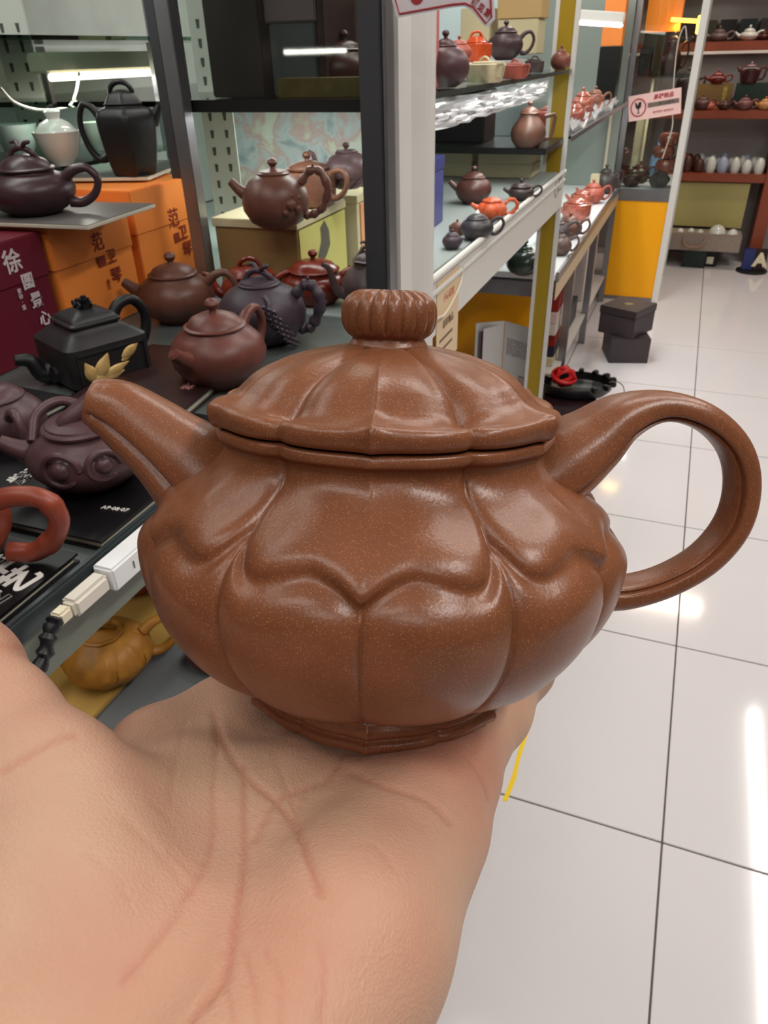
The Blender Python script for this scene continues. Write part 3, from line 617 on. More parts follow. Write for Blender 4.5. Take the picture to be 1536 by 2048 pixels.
for a0, sc in ((radians(-108), 1.0), (radians(-68), .9)):
    cx, cy = s*.97*cos(a0), s*.97*sin(a0); zc = s*.66; e = np.array([-sin(a0), cos(a0), 0]); nrm_ = np.array([cos(a0), sin(a0), .25])
    b = MB(); 
    q = [(np.array([cx, cy, zc])+e*.30*sc*s*cos(w)*(1-.10*w/6)+np.array([0, 0, 1])*.28*sc*s*sin(w)*(1-.1*w/6)-nrm_*.03*s) for w in np.linspace(0, 5.6, 26)]
    b.tube(q, [.055*s]*25+[.02*s], 8)
    b.lathe([(.001, .10*s*sc), (.08*s*sc, .085*s*sc), (.14*s*sc, .04*s), (.17*s*sc, -.06*s)][::-1], 16, c=(0, 0, 0)); n0 = len(b.v)-4*16
    Mx = Matrix.Translation((cx, cy, zc)) @ Vector((cos(a0), sin(a0), .1)).to_track_quat('Z', 'Y').to_matrix().to_4x4()
    for k in range(n0, len(b.v)): b.v[k] = tuple(Mx @ Vector(b.v[k]))
    b.build('swirl_eye', C_PURPLE, fr, smooth=True)
b = MB().tube(spline([(-.30*s, -.2*s, s*1.12), (0, -.1*s, s*1.25), (.32*s, 0, s*1.45)], 10), [.1*s, .13*s, .15*s, .16*s, .17*s, .17*s, .17*s, .17*s, .17*s, .18*s], 16, cap=False)
b.tube([(.32*s, 0, s*1.45), (.30*s, 0, s*1.44), (.16*s, -.06*s, s*1.33)], [.18*s, .12*s, .09*s], 16); b.build('knob', C_PURPLE, fr, smooth=True)
b = MB().tube(spline([(.2*s, .5*s, s*1.0), (-.35*s, .62*s, s*1.22), (-.72*s, .3*s, s*1.15), (-.8*s, -.1*s, s*.85)], 20), .085*s, 10); b.build('handle', C_PURPLE, fr, smooth=True)
P, s = place(6, 912, 1.0, 160); teapot('purple teapot with ribbed lid cut by the left picture edge', P, ROTI+radians(-50), s, 'round', C_PURPLE, hs=1.0)
# big red-brown pot whose jointed handle enters at the left edge
P = onz(-95, 1130, 1.010); s = .052; rb = teapot('red-brown bamboo-jointed teapot on the nearest black book, only its handle in view', P, ROTI, s, 'round', C_REDB, handle='none', spout='short', hs=.9)
q = spline([(s*.85, 0, s*1.05), (s*1.25, 0, s*1.16), (s*1.66, 0, s*1.10), (s*1.80, 0, s*.78), (s*1.62, 0, s*.42), (s*1.28, 0, s*.20), (s*.92, 0, s*.22)], 30)
MB().tube(q, [s*(.17 if i in (11, 12, 20, 21) else .150) for i in range(30)], 14, nrm=(0, 0, 1)).build('handle', C_REDB, rb, smooth=True)

# black square teapot with gold crane relief and a small beast knob
P, s = place(184, 768, 1.0, 170); cr = teapot('black square teapot with a gilded bird in flight on its side', P, 0, s*.98, 'square', C_BLACK, rf=sq(9), knob='none', handle='none', spout='none', hs=1.42, dom=.22, n=64)
cr.rotation_euler = (0, 0, radians(-24)); S_ = s*.98
gold = mat('gilt_relief', (206, 172, 110), .38, metal=.15, var=.15, scale=120)
def onface(u, v): return (S_*1.015, u*S_, v*S_*1.42)         # +x side: u across, v up
b = MB()
for f0, z0, f1, z1 in ((-.82, .12, .82, .15), (-.82, .62, .82, .65)): b.b2((S_*.99, f0*S_, z0*S_*1.42), (S_*1.03, f1*S_, z1*S_*1.42))
for f0 in (-.82, .79): b.b2((S_*.99, f0*S_, .12*S_*1.42), (S_*1.03, (f0+.03)*S_, .65*S_*1.42))
b.build('panel_frame', C_BLACK, cr)
b = MB()
def petal(b, p0, p1, w, th=.05):
    p0, p1 = np.array(p0), np.array(p1); m_ = (p0+p1)/2; d = p1-p0; nrm = np.array([-d[1], d[0]])/(np.hypot(*d)+1e-9)
    pts = [onface(*(p0+d*t)) for t in np.linspace(0, 1, 8)]
    b.tube(pts, [max(.12, sin(pi*min(1, .12+.88*t)))*w*S_ for t in np.linspace(0, 1, 8)], 10, flat=.35, nrm=(0, 0, 1), shape=lambda a, t: (cos(a), sin(a)*.35))
petal(b, (-.50, .18), (-.66, .52), .15); petal(b, (-.45, .20), (-.10, .58), .17); petal(b, (-.40, .20), (.35, .36), .12); petal(b, (-.42, .16), (.20, .24), .11); petal(b, (-.60, .13), (-.20, .30), .16)
petal(b, (.22, .44), (.66, .62), .12); petal(b, (.18, .40), (.46, .46), .06)
b.build('gilded_bird', gold, cr, smooth=True)
kz = S_*1.42*(.95+.20)
b = MB().box((0, 0, kz+.06*S_), (.46*S_, .26*S_, .26*S_)); b.box((.16*S_, 0, kz+.22*S_), (.20*S_, .22*S_, .16*S_)); b.build('knob', C_COAL, cr, bevel=.06*S_, smooth=True)
b = MB()
for yy in (-.13, .13):
    for xx in (-.12, .12):
        b.tube([(xx*S_+.07*S_*cos(w), yy*S_, kz+.09*S_+.07*S_*sin(w)) for w in np.linspace(0, 2*pi, 10)], .03*S_, 6)
b.build('scroll', C_COAL, cr, smooth=True)
q = spline([(.0*S_, .60*S_, S_*1.22), (.0*S_, .85*S_, S_*1.52), (.0*S_, 1.22*S_, S_*1.55), (.0*S_, 1.46*S_, S_*1.15), (.0*S_, 1.32*S_, S_*.62), (.0*S_, .9*S_, S_*.36)], 26)
MB().tube(q, [S_*(.15-.03*sin(pi*i/25)) for i in range(26)], 12, nrm=(0, 0, 1)).build('handle', C_COAL, cr, smooth=True)
q = spline([(-.3*S_, -.9*S_, S_*.30), (-.35*S_, -1.15*S_, S_*.28), (-.42*S_, -1.32*S_, S_*.62), (-.50*S_, -1.62*S_, S_*.70)], 20)
MB().tube(q, [S_*(.24-.0065*i+.012*(i % 2)) for i in range(20)], 12, nrm=(0, 0, 1)).build('spout', C_COAL, cr, smooth=True)
MB().tube([(.05*S_, -.80*S_, S_*.3), (.05*S_, -1.08*S_, S_*.34)], [.22*S_, .19*S_], 12).build('spout_root', C_COAL, cr, smooth=True)

# ---- gift boxes standing at the back of the ledge, printed faces towards the aisle
maroon = mat('maroon_card', (104, 20, 40), .5, var=.05, scale=6); orange = mat('orange_card', (242, 140, 62), .5, var=.04, scale=6); rust = mat('rust_ink', (132, 44, 22), .6); silver = mat('silver_ink', (220, 205, 208), .4)
def giftbox(label, c, d, m, rz=0):
    t = thing('gift_box', label, 'gift box', c, rz)
    MB().box((0, 0, d[2]*.40), (d[0]-.003, d[1]-.003, d[2]*.80)).build('base', m, t, bevel=.0015)
    MB().box((0, 0, d[2]*.815+.0005), (d[0], d[1], d[2]*.37-.001)).build('lid', m, t, bevel=.0015)
    return t
g1 = giftbox('left orange gift box with rust-coloured brush characters, beside the maroon box', (-.865, .858, 1.0), (.16, .168, .155), orange, radians(1))
text('范', .026, basis((.0806, .008, .118), (0, 1, 0), (.0, 0, 1)), rust, g1, bold=.0003); text('卫', .022, basis((.0806, .030, .094), (0, 1, 0), (0, 0, 1)), rust, g1, bold=.0003); text('琴', .024, basis((.0806, .033, .066), (0, 1, 0), (0, 0, 1)), rust, g1, bold=.0003)
text('·\n壶\n艺', .0075, basis((.0806, .012, .062), (0, 1, 0), (0, 0, 1)), rust, g1); MB().b2((.0803, .0, .086), (.0808, .016, .100)).build('seal_print', rust, g1)
g2 = giftbox('right orange gift box with rust-coloured brush characters, touching the metal post', (-.865, 1.045, 1.0), (.16, .186, .174), orange, radians(1))
text('范', .030, basis((.0806, .006, .118), (0, 1, 0), (0, 0, 1)), rust, g2, bold=.0003); text('卫', .025, basis((.0806, .026, .092), (0, 1, 0), (0, 0, 1)), rust, g2, bold=.0003); text('琴', .027, basis((.0806, .032, .064), (0, 1, 0), (0, 0, 1)), rust, g2, bold=.0003)
MB().b2((.0803, .0, .082), (.0808, .014, .096)).build('seal_print', rust, g2)
g3 = giftbox('maroon gift box with silver brush characters at the left edge', (-.862, .682, 1.0), (.15, .172, .153), maroon, radians(1))
for ch, yy, zz, sz in (('徐', .028, .126, .030), ('圆', .044, .098, .021), ('景', .050, .072, .021), ('心', .056, .046, .021)): text(ch, sz, basis((.0756, yy, zz), (0, 1, 0), (0, 0, 1)), silver, g3, bold=.0005)
text('紫\n砂\n·\n壶', .007, basis((.0756, .026, .080), (0, 1, 0), (0, 0, 1)), silver, g3)

slate = mat('grey_slate_board', (104, 100, 98), .4); edge_m = mat('pale_board_edge', (206, 200, 184), .5)
def board(label, c, d, rz):
    t = thing('display_board', label, 'board', c, rz)
    MB().box((0, 0, d[2]/2), d).build('core', edge_m, t, bevel=.0008); MB().box((0, 0, d[2]+.0004), (d[0]-.002, d[1]-.002, .0008)).build('top_sheet', slate, t); return t
board('grey display board under the squat purple teapot, resting on the maroon and left orange boxes', (-.835, .835, 1.1590), (.25, .16, .005), radians(5))
board('grey display board under the tall black teapot, resting on the right orange box', (-.935, 1.115, 1.1770), (.20, .22, .005), radians(16))
P, s = place(55, 436, 1.1645, 178); k1 = teapot('squat purple-black teapot with twig knob on the upper grey board', P, ROTI, s*.95, 'squat', clay('aubergine_clay', (66, 44, 50), .33), knob='branch', spout='curve', hs=1.05)
P, s = place(262, 354, 1.1825, 140); k2 = teapot('tall black six-sided teapot with arched knob on the upper grey board', P, ROTI+pi, s*.90, 'tall', C_COAL, rf=poly_(6, .3), knob='arch', spout='beak', dom=.40, n=48, hs=1.0)

# ================================================================ glass cabinet behind the ledge, its glazed end facing the viewer (y about 1.0)
def post(name_lab, x, y, z0, z1, w=.022, m=alu, cat='post', nm='cabinet_post'):
    o = MB().b2((x-w/2, y-w/2, z0), (x+w/2, y+w/2, z1)).build(nm, m, None, bevel=.0015); return tag(o, name_lab, cat)
cab = thing('glass_cabinet', 'long glass display cabinet with metal posts and lit shelves left of the aisle', 'display cabinet', (0, 0, 0))
def cp(name, a, b, m, bevel=.001): return MB().b2(a, b).build(name, m, cab, bevel=bevel)
cp('post', (-.742, 1.030, 1.0), (-.718, 1.052, 2.1), alu); cp('post', (-.760, 1.032, 1.182), (-.7425, 1.050, 2.1), dark_alu); cp('post', (-.99, 1.34, 1.0), (-.955, 1.37, 2.1), alu); cp('post', (-.955, 1.335, 1.0), (-.94, 1.35, 2.1), dark_alu)
cp('rail', (-.740, 1.056, 1.271), (-.425, 1.068, 1.287), mat('black_trim', (22, 24, 24), .3))
cp('post', (-.428, 1.010, 1.0), (-.398, 1.040, 2.1), dark_alu)
cp('post_trim', (-.3975, 1.015, .30), (-.392, 1.045, 2.1), alu)
# rounded white corner column
b = MB(); R0 = .036
poly = [(-.395, 1.05), (-.395, 1.235)] + [(-.395+.0, 1.235)]
b.prism([(-.44, 1.05), (-.388, 1.05)]+[(-.388+.020*sin(a), 1.10+.0+.085*(a/pi)*1.0) for a in np.linspace(0, pi, 9)]+[(-.388, 1.20), (-.44, 1.20)], .0, 2.1)
b.build('corner_column', white_alu, cab)
cp('foot_rail', (-.45, 1.05, .0), (-.392, 2.66, .05), white_alu)
cp('fascia', (-.412, 1.19, .895), (-.396, 2.60, 1.0), white_alu, .002); cp('fascia_lip', (-.400, 1.19, 1.0), (-.388, 2.60, 1.010), white_alu, .002); cp('fascia_bead', (-.396, 1.19, .975), (-.390, 2.60, .982), white_alu)
cp('shelf_board', (-1.25, 1.0, .985), (-.415, 2.62, 1.0), mat('grey_green_board', (150, 160, 158), .35))
glass = glass_mat('clear_glass')
glass_s = glass_mat('shelf_glass', (.82, .92, .88))
cp('glass_shelf', (-1.25, 1.075, 1.277), (-.405, 2.60, 1.285), glass_s, 0)
cp('glass_edge', (-.4045, 1.20, 1.2765), (-.4025, 2.60, 1.2855), mat('glass_edge_green', (52, 62, 58), .15), 0)
cp('glass_pane', (-.720, 1.054, 1.288), (-.430, 1.057, 2.1), glass, 0)
cp('post', (-.468, 2.602, 0), (-.456, 2.614, 2.1), white_alu, 0); cp('post', (-.410, 2.602, 0), (-.396, 2.614, 2.1), white_alu, 0)
cp('yellow_strip', (-.456, 2.605, 0), (-.410, 2.612, 2.1), mat('mustard_strip', (168, 138, 30), .45), 0)
backm = mat('cabinet_back', (196, 204, 198), .5, var=.12, scale=7)
cp('back_panel', (-1.28, .62, 1.0), (-1.26, 2.75, 2.1), backm)
cp('top_cover', (-1.30, .60, 2.1), (-.39, 2.70, 2.14), white_alu)
cp('side_panel', (-1.28, .60, 1.0), (-1.10, .62, 2.1), white_alu)
# perforated uprights inside
for (x, y) in ((-.885, 1.38), (-1.18, 1.21), (-.70, 2.63)):
    u = thing('slotted_upright', 'white slotted shelf upright '+('behind the brown relief teapots' if x == -.885 else 'behind the white teacups' if x == -1.18 else 'at the far end of the cream boxes'), 'shelf upright', (x, y, 1.0), ROTI if x != -.70 else 0)
    MB().b2((-.030, -.008, 0), (.030, .0, 1.1)).build('rail', mat('upright_enamel', (208, 214, 204), .4), u)
    slot = mat('slot_shadow', (78, 84, 78), .7); sm = None
    for c_ in (-.014, .014):
        for k in range(13):
            if sm is None: sm = MB().prism([(c_-.0035, -.02), (c_+.0035, -.02), (c_+.0022, -.034), (c_-.0022, -.034)], 0, .0006); sm.xf(Matrix.Rotation(pi/2, 4, 'X')); o = sm.build('slot', slot, u); o.location = (0, -.0082, .06); o0 = o
            else:
                o = o0.copy(); COL.objects.link(o); o.location = (0 if c_ < 0 else .028, -.0082, .06+.030*k)
# sheet with a pale mottled colour pattern at the back of the lit bay
lm = bpy.data.materials.new('pale_mottled'); lm.use_nodes = True; N = lm.node_tree.nodes; L = lm.node_tree.links; bs = N['Principled BSDF']; bs.inputs['Roughness'].default_value = .35
tc = N.new('ShaderNodeTexCoord'); wv = N.new('ShaderNodeTexNoise'); wv.inputs['Scale'].default_value = 14; wv.inputs['Detail'].default_value = 8; wv.inputs['Distortion'].default_value = .6; L.new(tc.outputs['Object'], wv.inputs['Vector'])
rp = N.new('ShaderNodeValToRGB'); e = rp.color_ramp.elements; e[0].position = .32; e[0].color = (*lin((150, 164, 166)), 1); e[1].position = .68; e[1].color = (*lin((214, 222, 214)), 1)
for p_, c_ in ((.44, (190, 202, 200)), (.52, (196, 168, 160)), (.58, (206, 208, 188))): x_ = e.new(p_); x_.color = (*lin(c_), 1)
L.new(wv.outputs['Fac'], rp.inputs[0]); L.new(rp.outputs[0], bs.inputs['Base Color'])
pr_ = MB().b2((-1.08, 1.74, 1.002), (-.60, 1.746, 1.268)).build('mottled_panel', lm, None); tag(pr_, 'pale mottled panel standing behind the brown relief teapots', 'print')

# cream boxes with pictures, and the relief teapots on them
creamc = mat('cream_card', (206, 196, 160), .5); lime = mat('lime_card', (206, 200, 116), .5); peach = mat('peach_card', (222, 160, 116), .5); blue = mat('navy_card', (58, 62, 118), .45); kraft = mat('kraft_card', (150, 122, 78), .55)
cb = thing('gift_box', 'cream gift box with dark ink figure on its lime face, under the relief teapot', 'gift box', (-.655, 1.165, 1.0005), radians(2))
MB().b2((-.060, -.105, 0), (.085, .095, .108)).build('base', kraft, cb, bevel=.001); MB().b2((-.063, -.108, .1085), (.088, .097, .122)).build('lid', creamc, cb, bevel=.001)
MB().b2((.0855, -.10, .002), (.0875, .092, .106)).build('picture_panel', lime, cb); grm = mat('ink_grey', (96, 92, 78), .6)
b = MB(); b.tube(spline([(.088, -.01, .100), (.088, .0, .07), (.088, -.03, .04), (.088, .0, .01)], 10), [.010, .014, .018, .020, .016, .012, .016, .02, .02, .012], 10, nrm=(0, 0, 1), shape=lambda a, t: (cos(a)*.08, sin(a)) if 0 else (cos(a), sin(a)*.05)); b.v = [(min(p[0], .0886), p[1], p[2]) for p in b.v]; b.build('ink_figure', grm, cb)
cb2 = thing('gift_box', 'cream gift box with a red jug printed on its peach face', 'gift box', (-.648, 1.362, 1.0005), radians(2))
MB().b2((-.10, -.075, 0), (.085, .090, .110)).build('base', creamc, cb2, bevel=.001); MB().b2((-.102, -.077, .1105), (.087, .092, .124)).build('lid', creamc, cb2, bevel=.001); MB().b2((.0855, -.06, .002), (.0875, .088, .108)).build('picture_panel', peach, cb2)
jm = mat('jug_print', (150, 78, 66), .6); b = MB(); b.b2((.0876, -.005, .045), (.0882, .045, .090)); b.b2((.0876, .005, .032), (.0882, .045, .039)); b.b2((.0876, -.03, .040), (.0882, -.023, .080)); b.b2((.0876, -.03, .074), (.0882, -.004, .080)); b.build('jug_print', jm, cb2)
P, s = place(553, 462, 1.1225, 132); r1 = teapot('brown teapot with fruit relief on the cream box, ball knob', P, ROTI-radians(8), s, 'ball', C_BROWN, hs=.98, handle='branch', spout='cannon', dom=.16)
b = MB()
for (aa, zz, rr_) in ((-50, .75, .16), (-38, .62, .12), (-60, .55, .11), (-30, .9, .10), (-46, .98, .08)):
    a0 = radians(aa); rb_ = s*1.0 if zz < .9 else s*.92
    Mx = Matrix.Translation((rb_*cos(a0)*.97, rb_*sin(a0)*.97, zz*s)) 
    bb = MB().lathe([(rr_*s*sin(w), rr_*s*-cos(w)) for w in np.linspace(.05, pi-.05, 7)], 10); bb.xf(Mx); b.add(bb.v, bb.f)
b.build('fruit_relief', C_BROWN, r1, smooth=True)
P, s = place(618, 414, 1.124, 112); teapot('brown teapot with small blossom relief behind the fruit-relief teapot', P, ROTI-radians(30), s, 'drum', C_TAN if 0 else clay('warm_brown_clay', (112, 74, 58)), handle='ring', spout='short', hs=1.1, dom=.26)
bb = thing('gift_box', 'navy blue gift box beneath the swirl-based purple teapot', 'gift box', (-.60, 1.60, 1.0005), radians(3)); MB().b2((-.12, -.13, 0), (.07, .14, .115)).build('base', blue, bb, bevel=.001); MB().b2((-.122, -.132, .1155), (.072, .142, .142)).build('lid', mat('navy_lid', (50, 54, 108), .35), bb, bevel=.001)
P, s = place(695, 380, 1.1435, 95); sw = teapot('purple-brown teapot with wave swirls around its base on the navy box', P, ROTI, s, 'ball', clay('mauve_clay', (98, 74, 78)), hs=.9, spout='curve', dom=.12)
b = MB()
for k in range(7):
    a0 = 2*pi*k/7-.4; b.tube(spline([(s*(.60)*cos(a0), s*.60*sin(a0), .08*s), (s*.93*cos(a0+.25), s*.93*sin(a0+.25), .30*s), (s*1.0*cos(a0+.6), s*1.0*sin(a0+.6), .52*s), (s*1.0*cos(a0+.95), s*1.0*sin(a0+.95), .50*s)], 10), [.05*s]*9+[.02*s], 7)
b.build('wave_relief', C_PURPLE, sw, smooth=True)
P, s = place(775, 330, 1.12, 90); 

# upper bay behind the glass: boxes and dark teapots on the glass shelf
UB = 1.286
def ubox(lab, x0, x1, y0, d, h, m, z=UB, nm='gift_box', cat='gift box'):
    return tag(MB().b2((0, 0, 0), (x1-x0, d, h)).build(nm, m, None, bevel=.002, loc=(x0, y0, z)), lab, cat)
ubox('near-black box filling the left of the upper glass bay', -.735, -.640, 1.14, .10, .20, mat('black_box', (28, 16, 17), .5))
ubox('tall slate grey box in the upper glass bay', -.636, -.560, 1.16, .09, .095, mat('slate_box', (86, 92, 98), .4))
ubox('mauve lidded box stacked on the slate grey box', -.642, -.556, 1.158, .09, .045, mat('mauve_box', (128, 112, 116), .4), z=UB+.0955)
ubox('dark brown book-box beside the slate grey box', -.556, -.545, 1.16, .12, .15, mat('brown_box', (52, 34, 32), .5))
ubox('pink card box high at the right of the upper glass bay', -.500, -.440, 1.33, .06, .19, mat('pink_card', (206, 122, 122), .5))
o = ubox('grey folded leaflet leaning behind the dark teapots', -.555, -.47, 1.32, .006, .13, mat('grey_leaflet', (92, 102, 104), .4))
ubox('long shallow wooden box with pale end before the dark teapots', -.595, -.450, 1.095, .035, .026, mat('olive_wood', (120, 104, 62), .5, var=.25, scale=40))
P = ony(690, 120, 1.22); P[2] = UB; teapot('dark brown teapot behind the shallow wooden box in the upper bay', P, ROTI, .047, 'round', C_MAROON, hs=.95, spout='cannon')
P = ony(738, 120, 1.33); P[2] = UB; teapot('taller dark teapot at the right of the upper bay beside the grey post', P, ROTI, .042, 'pear', C_MAROON, hs=1.0)

# white cups and gaiwans behind the boxes, on a second glass shelf
t = thing('glass_shelf', 'small glass shelf carrying white cups behind the gift boxes', 'shelf', (-1.05, 1.0, 1.196)); MB().b2((-.20, -.30, -.006), (.09, .34, 0)).build('pane', glass_s, t)
for xx, yy in ((-.18, -.28), (.08, -.28), (-.18, .32), (.08, .32)): MB().b2((xx-.006, yy-.006, -.006), (xx+.006, yy+.006, .17)).build('leg', alu, t)
def cup(label, P, r, h, m, lid=False, gr='white cups behind the gift boxes', cat='cup', nm='cup'):
    t = thing(nm, label, cat, P, 0, gr)
    MB().lathe([(.01*r, 0), (.45*r, 0), (.47*r, .06*h), (.75*r, .3*h), (.93*r, .7*h), (1.05*r, h), (1.0*r, h), (.88*r, .7*h), (.7*r, .34*h), (.02*r, .12*h)], 28).build('bowl', m, t, smooth=True)
    if lid: MB().lathe([(.92*r, .96*h), (.9*r, 1.02*h), (.6*r, 1.25*h), (.3*r, 1.36*h), (.28*r, 1.4*h), (.36*r, 1.56*h), (.33*r, 1.58*h), (.02*r, 1.45*h)], 28).build('lid', m, t, smooth=True)
    return t
cel = mat('celadon_glaze', (190, 206, 200), .12, coat=.5)
for (px, py, w, hh, lid, m, lab) in ((45, 318, 80, 62, 0, cel, 'pale celadon cup behind the squat purple teapot'), (128, 330, 88, 60, 1, C_WHITE, 'white lidded tea bowl between the celadon cup and the black teapot'), (-8, 268, 70, 50, 0, cel, 'celadon cup at the very left edge'), (205, 300, 60, 50, 0, C_WHITE, 'white cup seen through the handle of the tall black teapot'), (14, 232, 60, 40, 1, cel, 'small celadon tea bowl at the back of the cup shelf')):
    P = onz(px, py, 1.1965); r = w/2*depth(P)/F; cup(lab, P, r, hh*depth(P)/F, m, lid)
# lamp box beam and cable in the left bay
tl = thing('shelf_lamp', 'white tube lamp batten across the left glass bay', 'lamp', (-1.06, 1.26, 1.338)); MB().b2((-.02, -.14, -.014), (.02, .26, .016)).build('batten', mat('batten_white', (226, 224, 206), .35), tl, bevel=.004)
MB().tube([(.016, -.13, -.020), (.016, .25, -.020)], .006, 10).build('tube', mat('warm_tube', (255, 250, 225), .3, emit=(255, 246, 220), es=3.5), tl, smooth=True)
cabm = mat('white_cable', (214, 208, 196), .5)
o = MB().tube(spline([onx(0, 175, -1.03), onx(30, 205, -1.03), onx(80, 220, -1.03), onx(135, 214, -1.03), onx(152, 185, -1.03), onx(158, 145, -1.03)], 30), .0022, 8).build('cable', cabm, None, smooth=True); tag(o, 'thin white cable looping below the batten lamp', 'cable')
MB_ = MB().b2((-1.24, .66, 1.368), (-.93, 1.60, 1.374)).build('glass_shelf', glass_mat('green_glass', (.5, .62, .55)), None); tag(MB_, 'greenish upper glass shelf above the white cups', 'shelf')

# ---- lower bay: yellow board with the yellow gourd teapot
yb = MB().b2((-.145, -.20, 0), (.145, .115, .006)).build('display_board', mat('ochre_board', (188, 150, 78), .5, var=.08, scale=14), None, bevel=.001, loc=(-.66, .49, .7225)); tag(yb, 'ochre wooden board under the yellow gourd teapot', 'board')
P, s = place(215, 1368, .7285, 168); P = P-FH*s*.1; yp = teapot('yellow pumpkin-shaped teapot with leaf lid on the lower shelf', P, ROTI+radians(20), s, 'ball', C_YELLOW, hs=.78, rf=lobes(9, .05), knob='branch', handle='ring', spout='cannon', dom=.16)
b = MB()
for k in range(5):
    a0 = radians(-95+k*22); b.tube(spline([(s*.5*cos(a0), s*.5*sin(a0), s*1.12), (s*.8*cos(a0+.1), s*.8*sin(a0+.1), s*.95), (s*1.0*cos(a0), s*1.0*sin(a0), s*.62), (s*.99*cos(a0-.12), s*.99*sin(a0-.12), s*.45)], 10), [.04*s, .08*s, .13*s, .10*s, .13*s, .11*s, .12*s, .08*s, .05*s, .02*s], 8, flat=.4, nrm=(0, 0, 1), shape=lambda a, t: (cos(a)*.35, sin(a)))
b.build('leaf_relief', C_YELLOW, yp, smooth=True)
P, s = place(265, 1195, .7285, 95); teapot('reddish teapot in shadow behind the yellow one on the lower shelf', P, ROTI, s, 'round', C_REDB)
P = onz(425, 1345, .7225)+FH*.02; teapot('maroon teapot on the lower shelf half hidden behind the large teapot', P, ROTI+radians(40), .032, 'squat', C_MAROON, handle='none', spout='none')

# ================================================================ right half of the cabinet: upper shelf goods
G1 = 1.286
def pot(px, py, z, w, lab, shape, m, **k):
    dr = k.pop('rot', 0); sc = k.pop('sc', 1.0); P, s = place(px, py, z, w); return teapot(lab, P, ROTI+dr, s*sc, shape, m, **k)
def rpot(px, Y, w, lab, shape, m, **k):
    A = ony(px, 100, Y); z = G1+.0305; s = w/2*depth((A[0], Y, z))/F; return teapot(lab, (A[0], Y, z), ROTI, s, shape, m, **k)
pot(892, 176, G1, 96, 'large round purple-brown teapot beside the white column on the upper shelf', 'ball', C_PURPLE, rot=pi, hs=.95, spout='none')
pot(970, 166, G1, 62, 'cream-coloured block-shaped teapot on the upper glass shelf', 'cube', C_CREAM, rf=sq(7), knob='arch', n=48, handle='angular', spout='none', rot=radians(-40), dom=.12, sc=1.0)
pot(1030, 158, G1, 46, 'salmon-red drum teapot right of the cream one', 'cube', C_SALMON, rf=sq(3.2), knob='arch', n=48, handle='angular', spout='none', rot=radians(-40), dom=.14)
pot(1070, 146, G1, 40, 'dark grey six-sided teapot at the end of the glass shelf', 'cube', clay('grey_clay', (78, 66, 66)), rf=poly_(6), knob='arch', n=48, handle='none', spout='none', dom=.14)
rs = MB().b2((0, 0, 0), (.17, .80, .030)).build('display_board', white_alu, None, bevel=.001, loc=(-.66, 1.62, G1)); tag(rs, 'white riser board behind the block-shaped teapots', 'board')
rpot(1010, 2.2, 70, 'dark purple teapot with curved handle on the riser', 'round', clay('deep_plum_clay', (66, 48, 52)), hs=1.0, spout='short')
rpot(952, 1.98, 66, 'glossy orange folded-side teapot on the riser', 'cube', clay('glossy_orange', (206, 84, 42), .22), rf=sq(1.35), knob='arch', n=48, handle='none', spout='none', dom=.4, hs=.9)
rpot(918, 1.78, 50, 'reddish-brown teapot on the riser next to the orange one', 'round', C_SALMON, handle='none')
pot(1122, 140, G1, 40, 'brown round teapot beside the wooden tag at the yellow strip', 'ball', clay('chestnut_clay', (128, 72, 60)), handle='none', spout='none')
for i, (px, py, w, h, m, lab) in enumerate(((1035, 110, 84, 58, creamc, 'lower cream carton behind the purple teapot'), (1040, 34, 92, 34, mat('wood_carton', (196, 164, 112), .5), 'light wooden carton stacked on the cream carton'), (950, 90, 60, 60, creamc, 'cream carton behind the orange teapot'))):
    Yb = 2.35; A = ony(px-w/2, py, Yb); Bq = ony(px+w/2, py-h, Yb); z0 = max(A[2], G1+.001)
    if i == 1: z0 = ztop+.001
    o = MB().b2((A[0], Yb, z0), (Bq[0], Yb+.10, z0+h*depth(A)/F)).build('carton', m, None, bevel=.002); tag(o, lab, 'carton')
    if i == 0: ztop = z0+h*depth(A)/F
# crumpled wrap hanging under the glass shelf
def wrap(label, V0, V1, V2, n=26, amp=.01, seed=1, m=None):
    rg = np.random.default_rng(seed); V0, V1, V2 = map(np.array, (V0, V1, V2)); Vv = []; nn = np.cross(V1-V0, V2-V0); nn /= np.linalg.norm(nn)
    h = rg.normal(size=(n, n)); h = (h+np.roll(h, 1, 0)+np.roll(h, 1, 1)+np.roll(h, 1, (0, 1)))/2
    for i in range(n):
        for j in range(n): Vv.append(V0+(V1-V0)*i/(n-1)+(V2-V0)*j/(n-1)+nn*amp*h[i, j])
    o = MB().add(Vv, [(i*n+j, i*n+j+1, (i+1)*n+j+1, (i+1)*n+j) for i in range(n-1) for j in range(n-1)]).build('bubble_wrap', m or mat('wrap_plastic', (235, 236, 238), .18, alpha=.55, spec=.8), None, smooth=True)
    md = o.modifiers.new('thickness', 'SOLIDIFY'); md.thickness = .0012
    return tag(o, label, 'plastic wrap')
wrap('crumpled clear wrap hanging under the upper glass shelf', (-.418, 1.24, 1.272), (-.418, 2.3, 1.272), (-.43, 1.24, 1.225), amp=.004, seed=2)
em = MB().tube([(-.3950, 2.475+.028*cos(w), .975+.030*sin(w)) for w in np.linspace(0, 2*pi, 25)], .0016, 6)
for k in range(3): em.b2((-.3955, 2.515, .955+.016*k), (-.3945, 2.565, .962+.016*k))
em.build('emblem', mat('grey_emblem', (150, 148, 146), .5), cab)
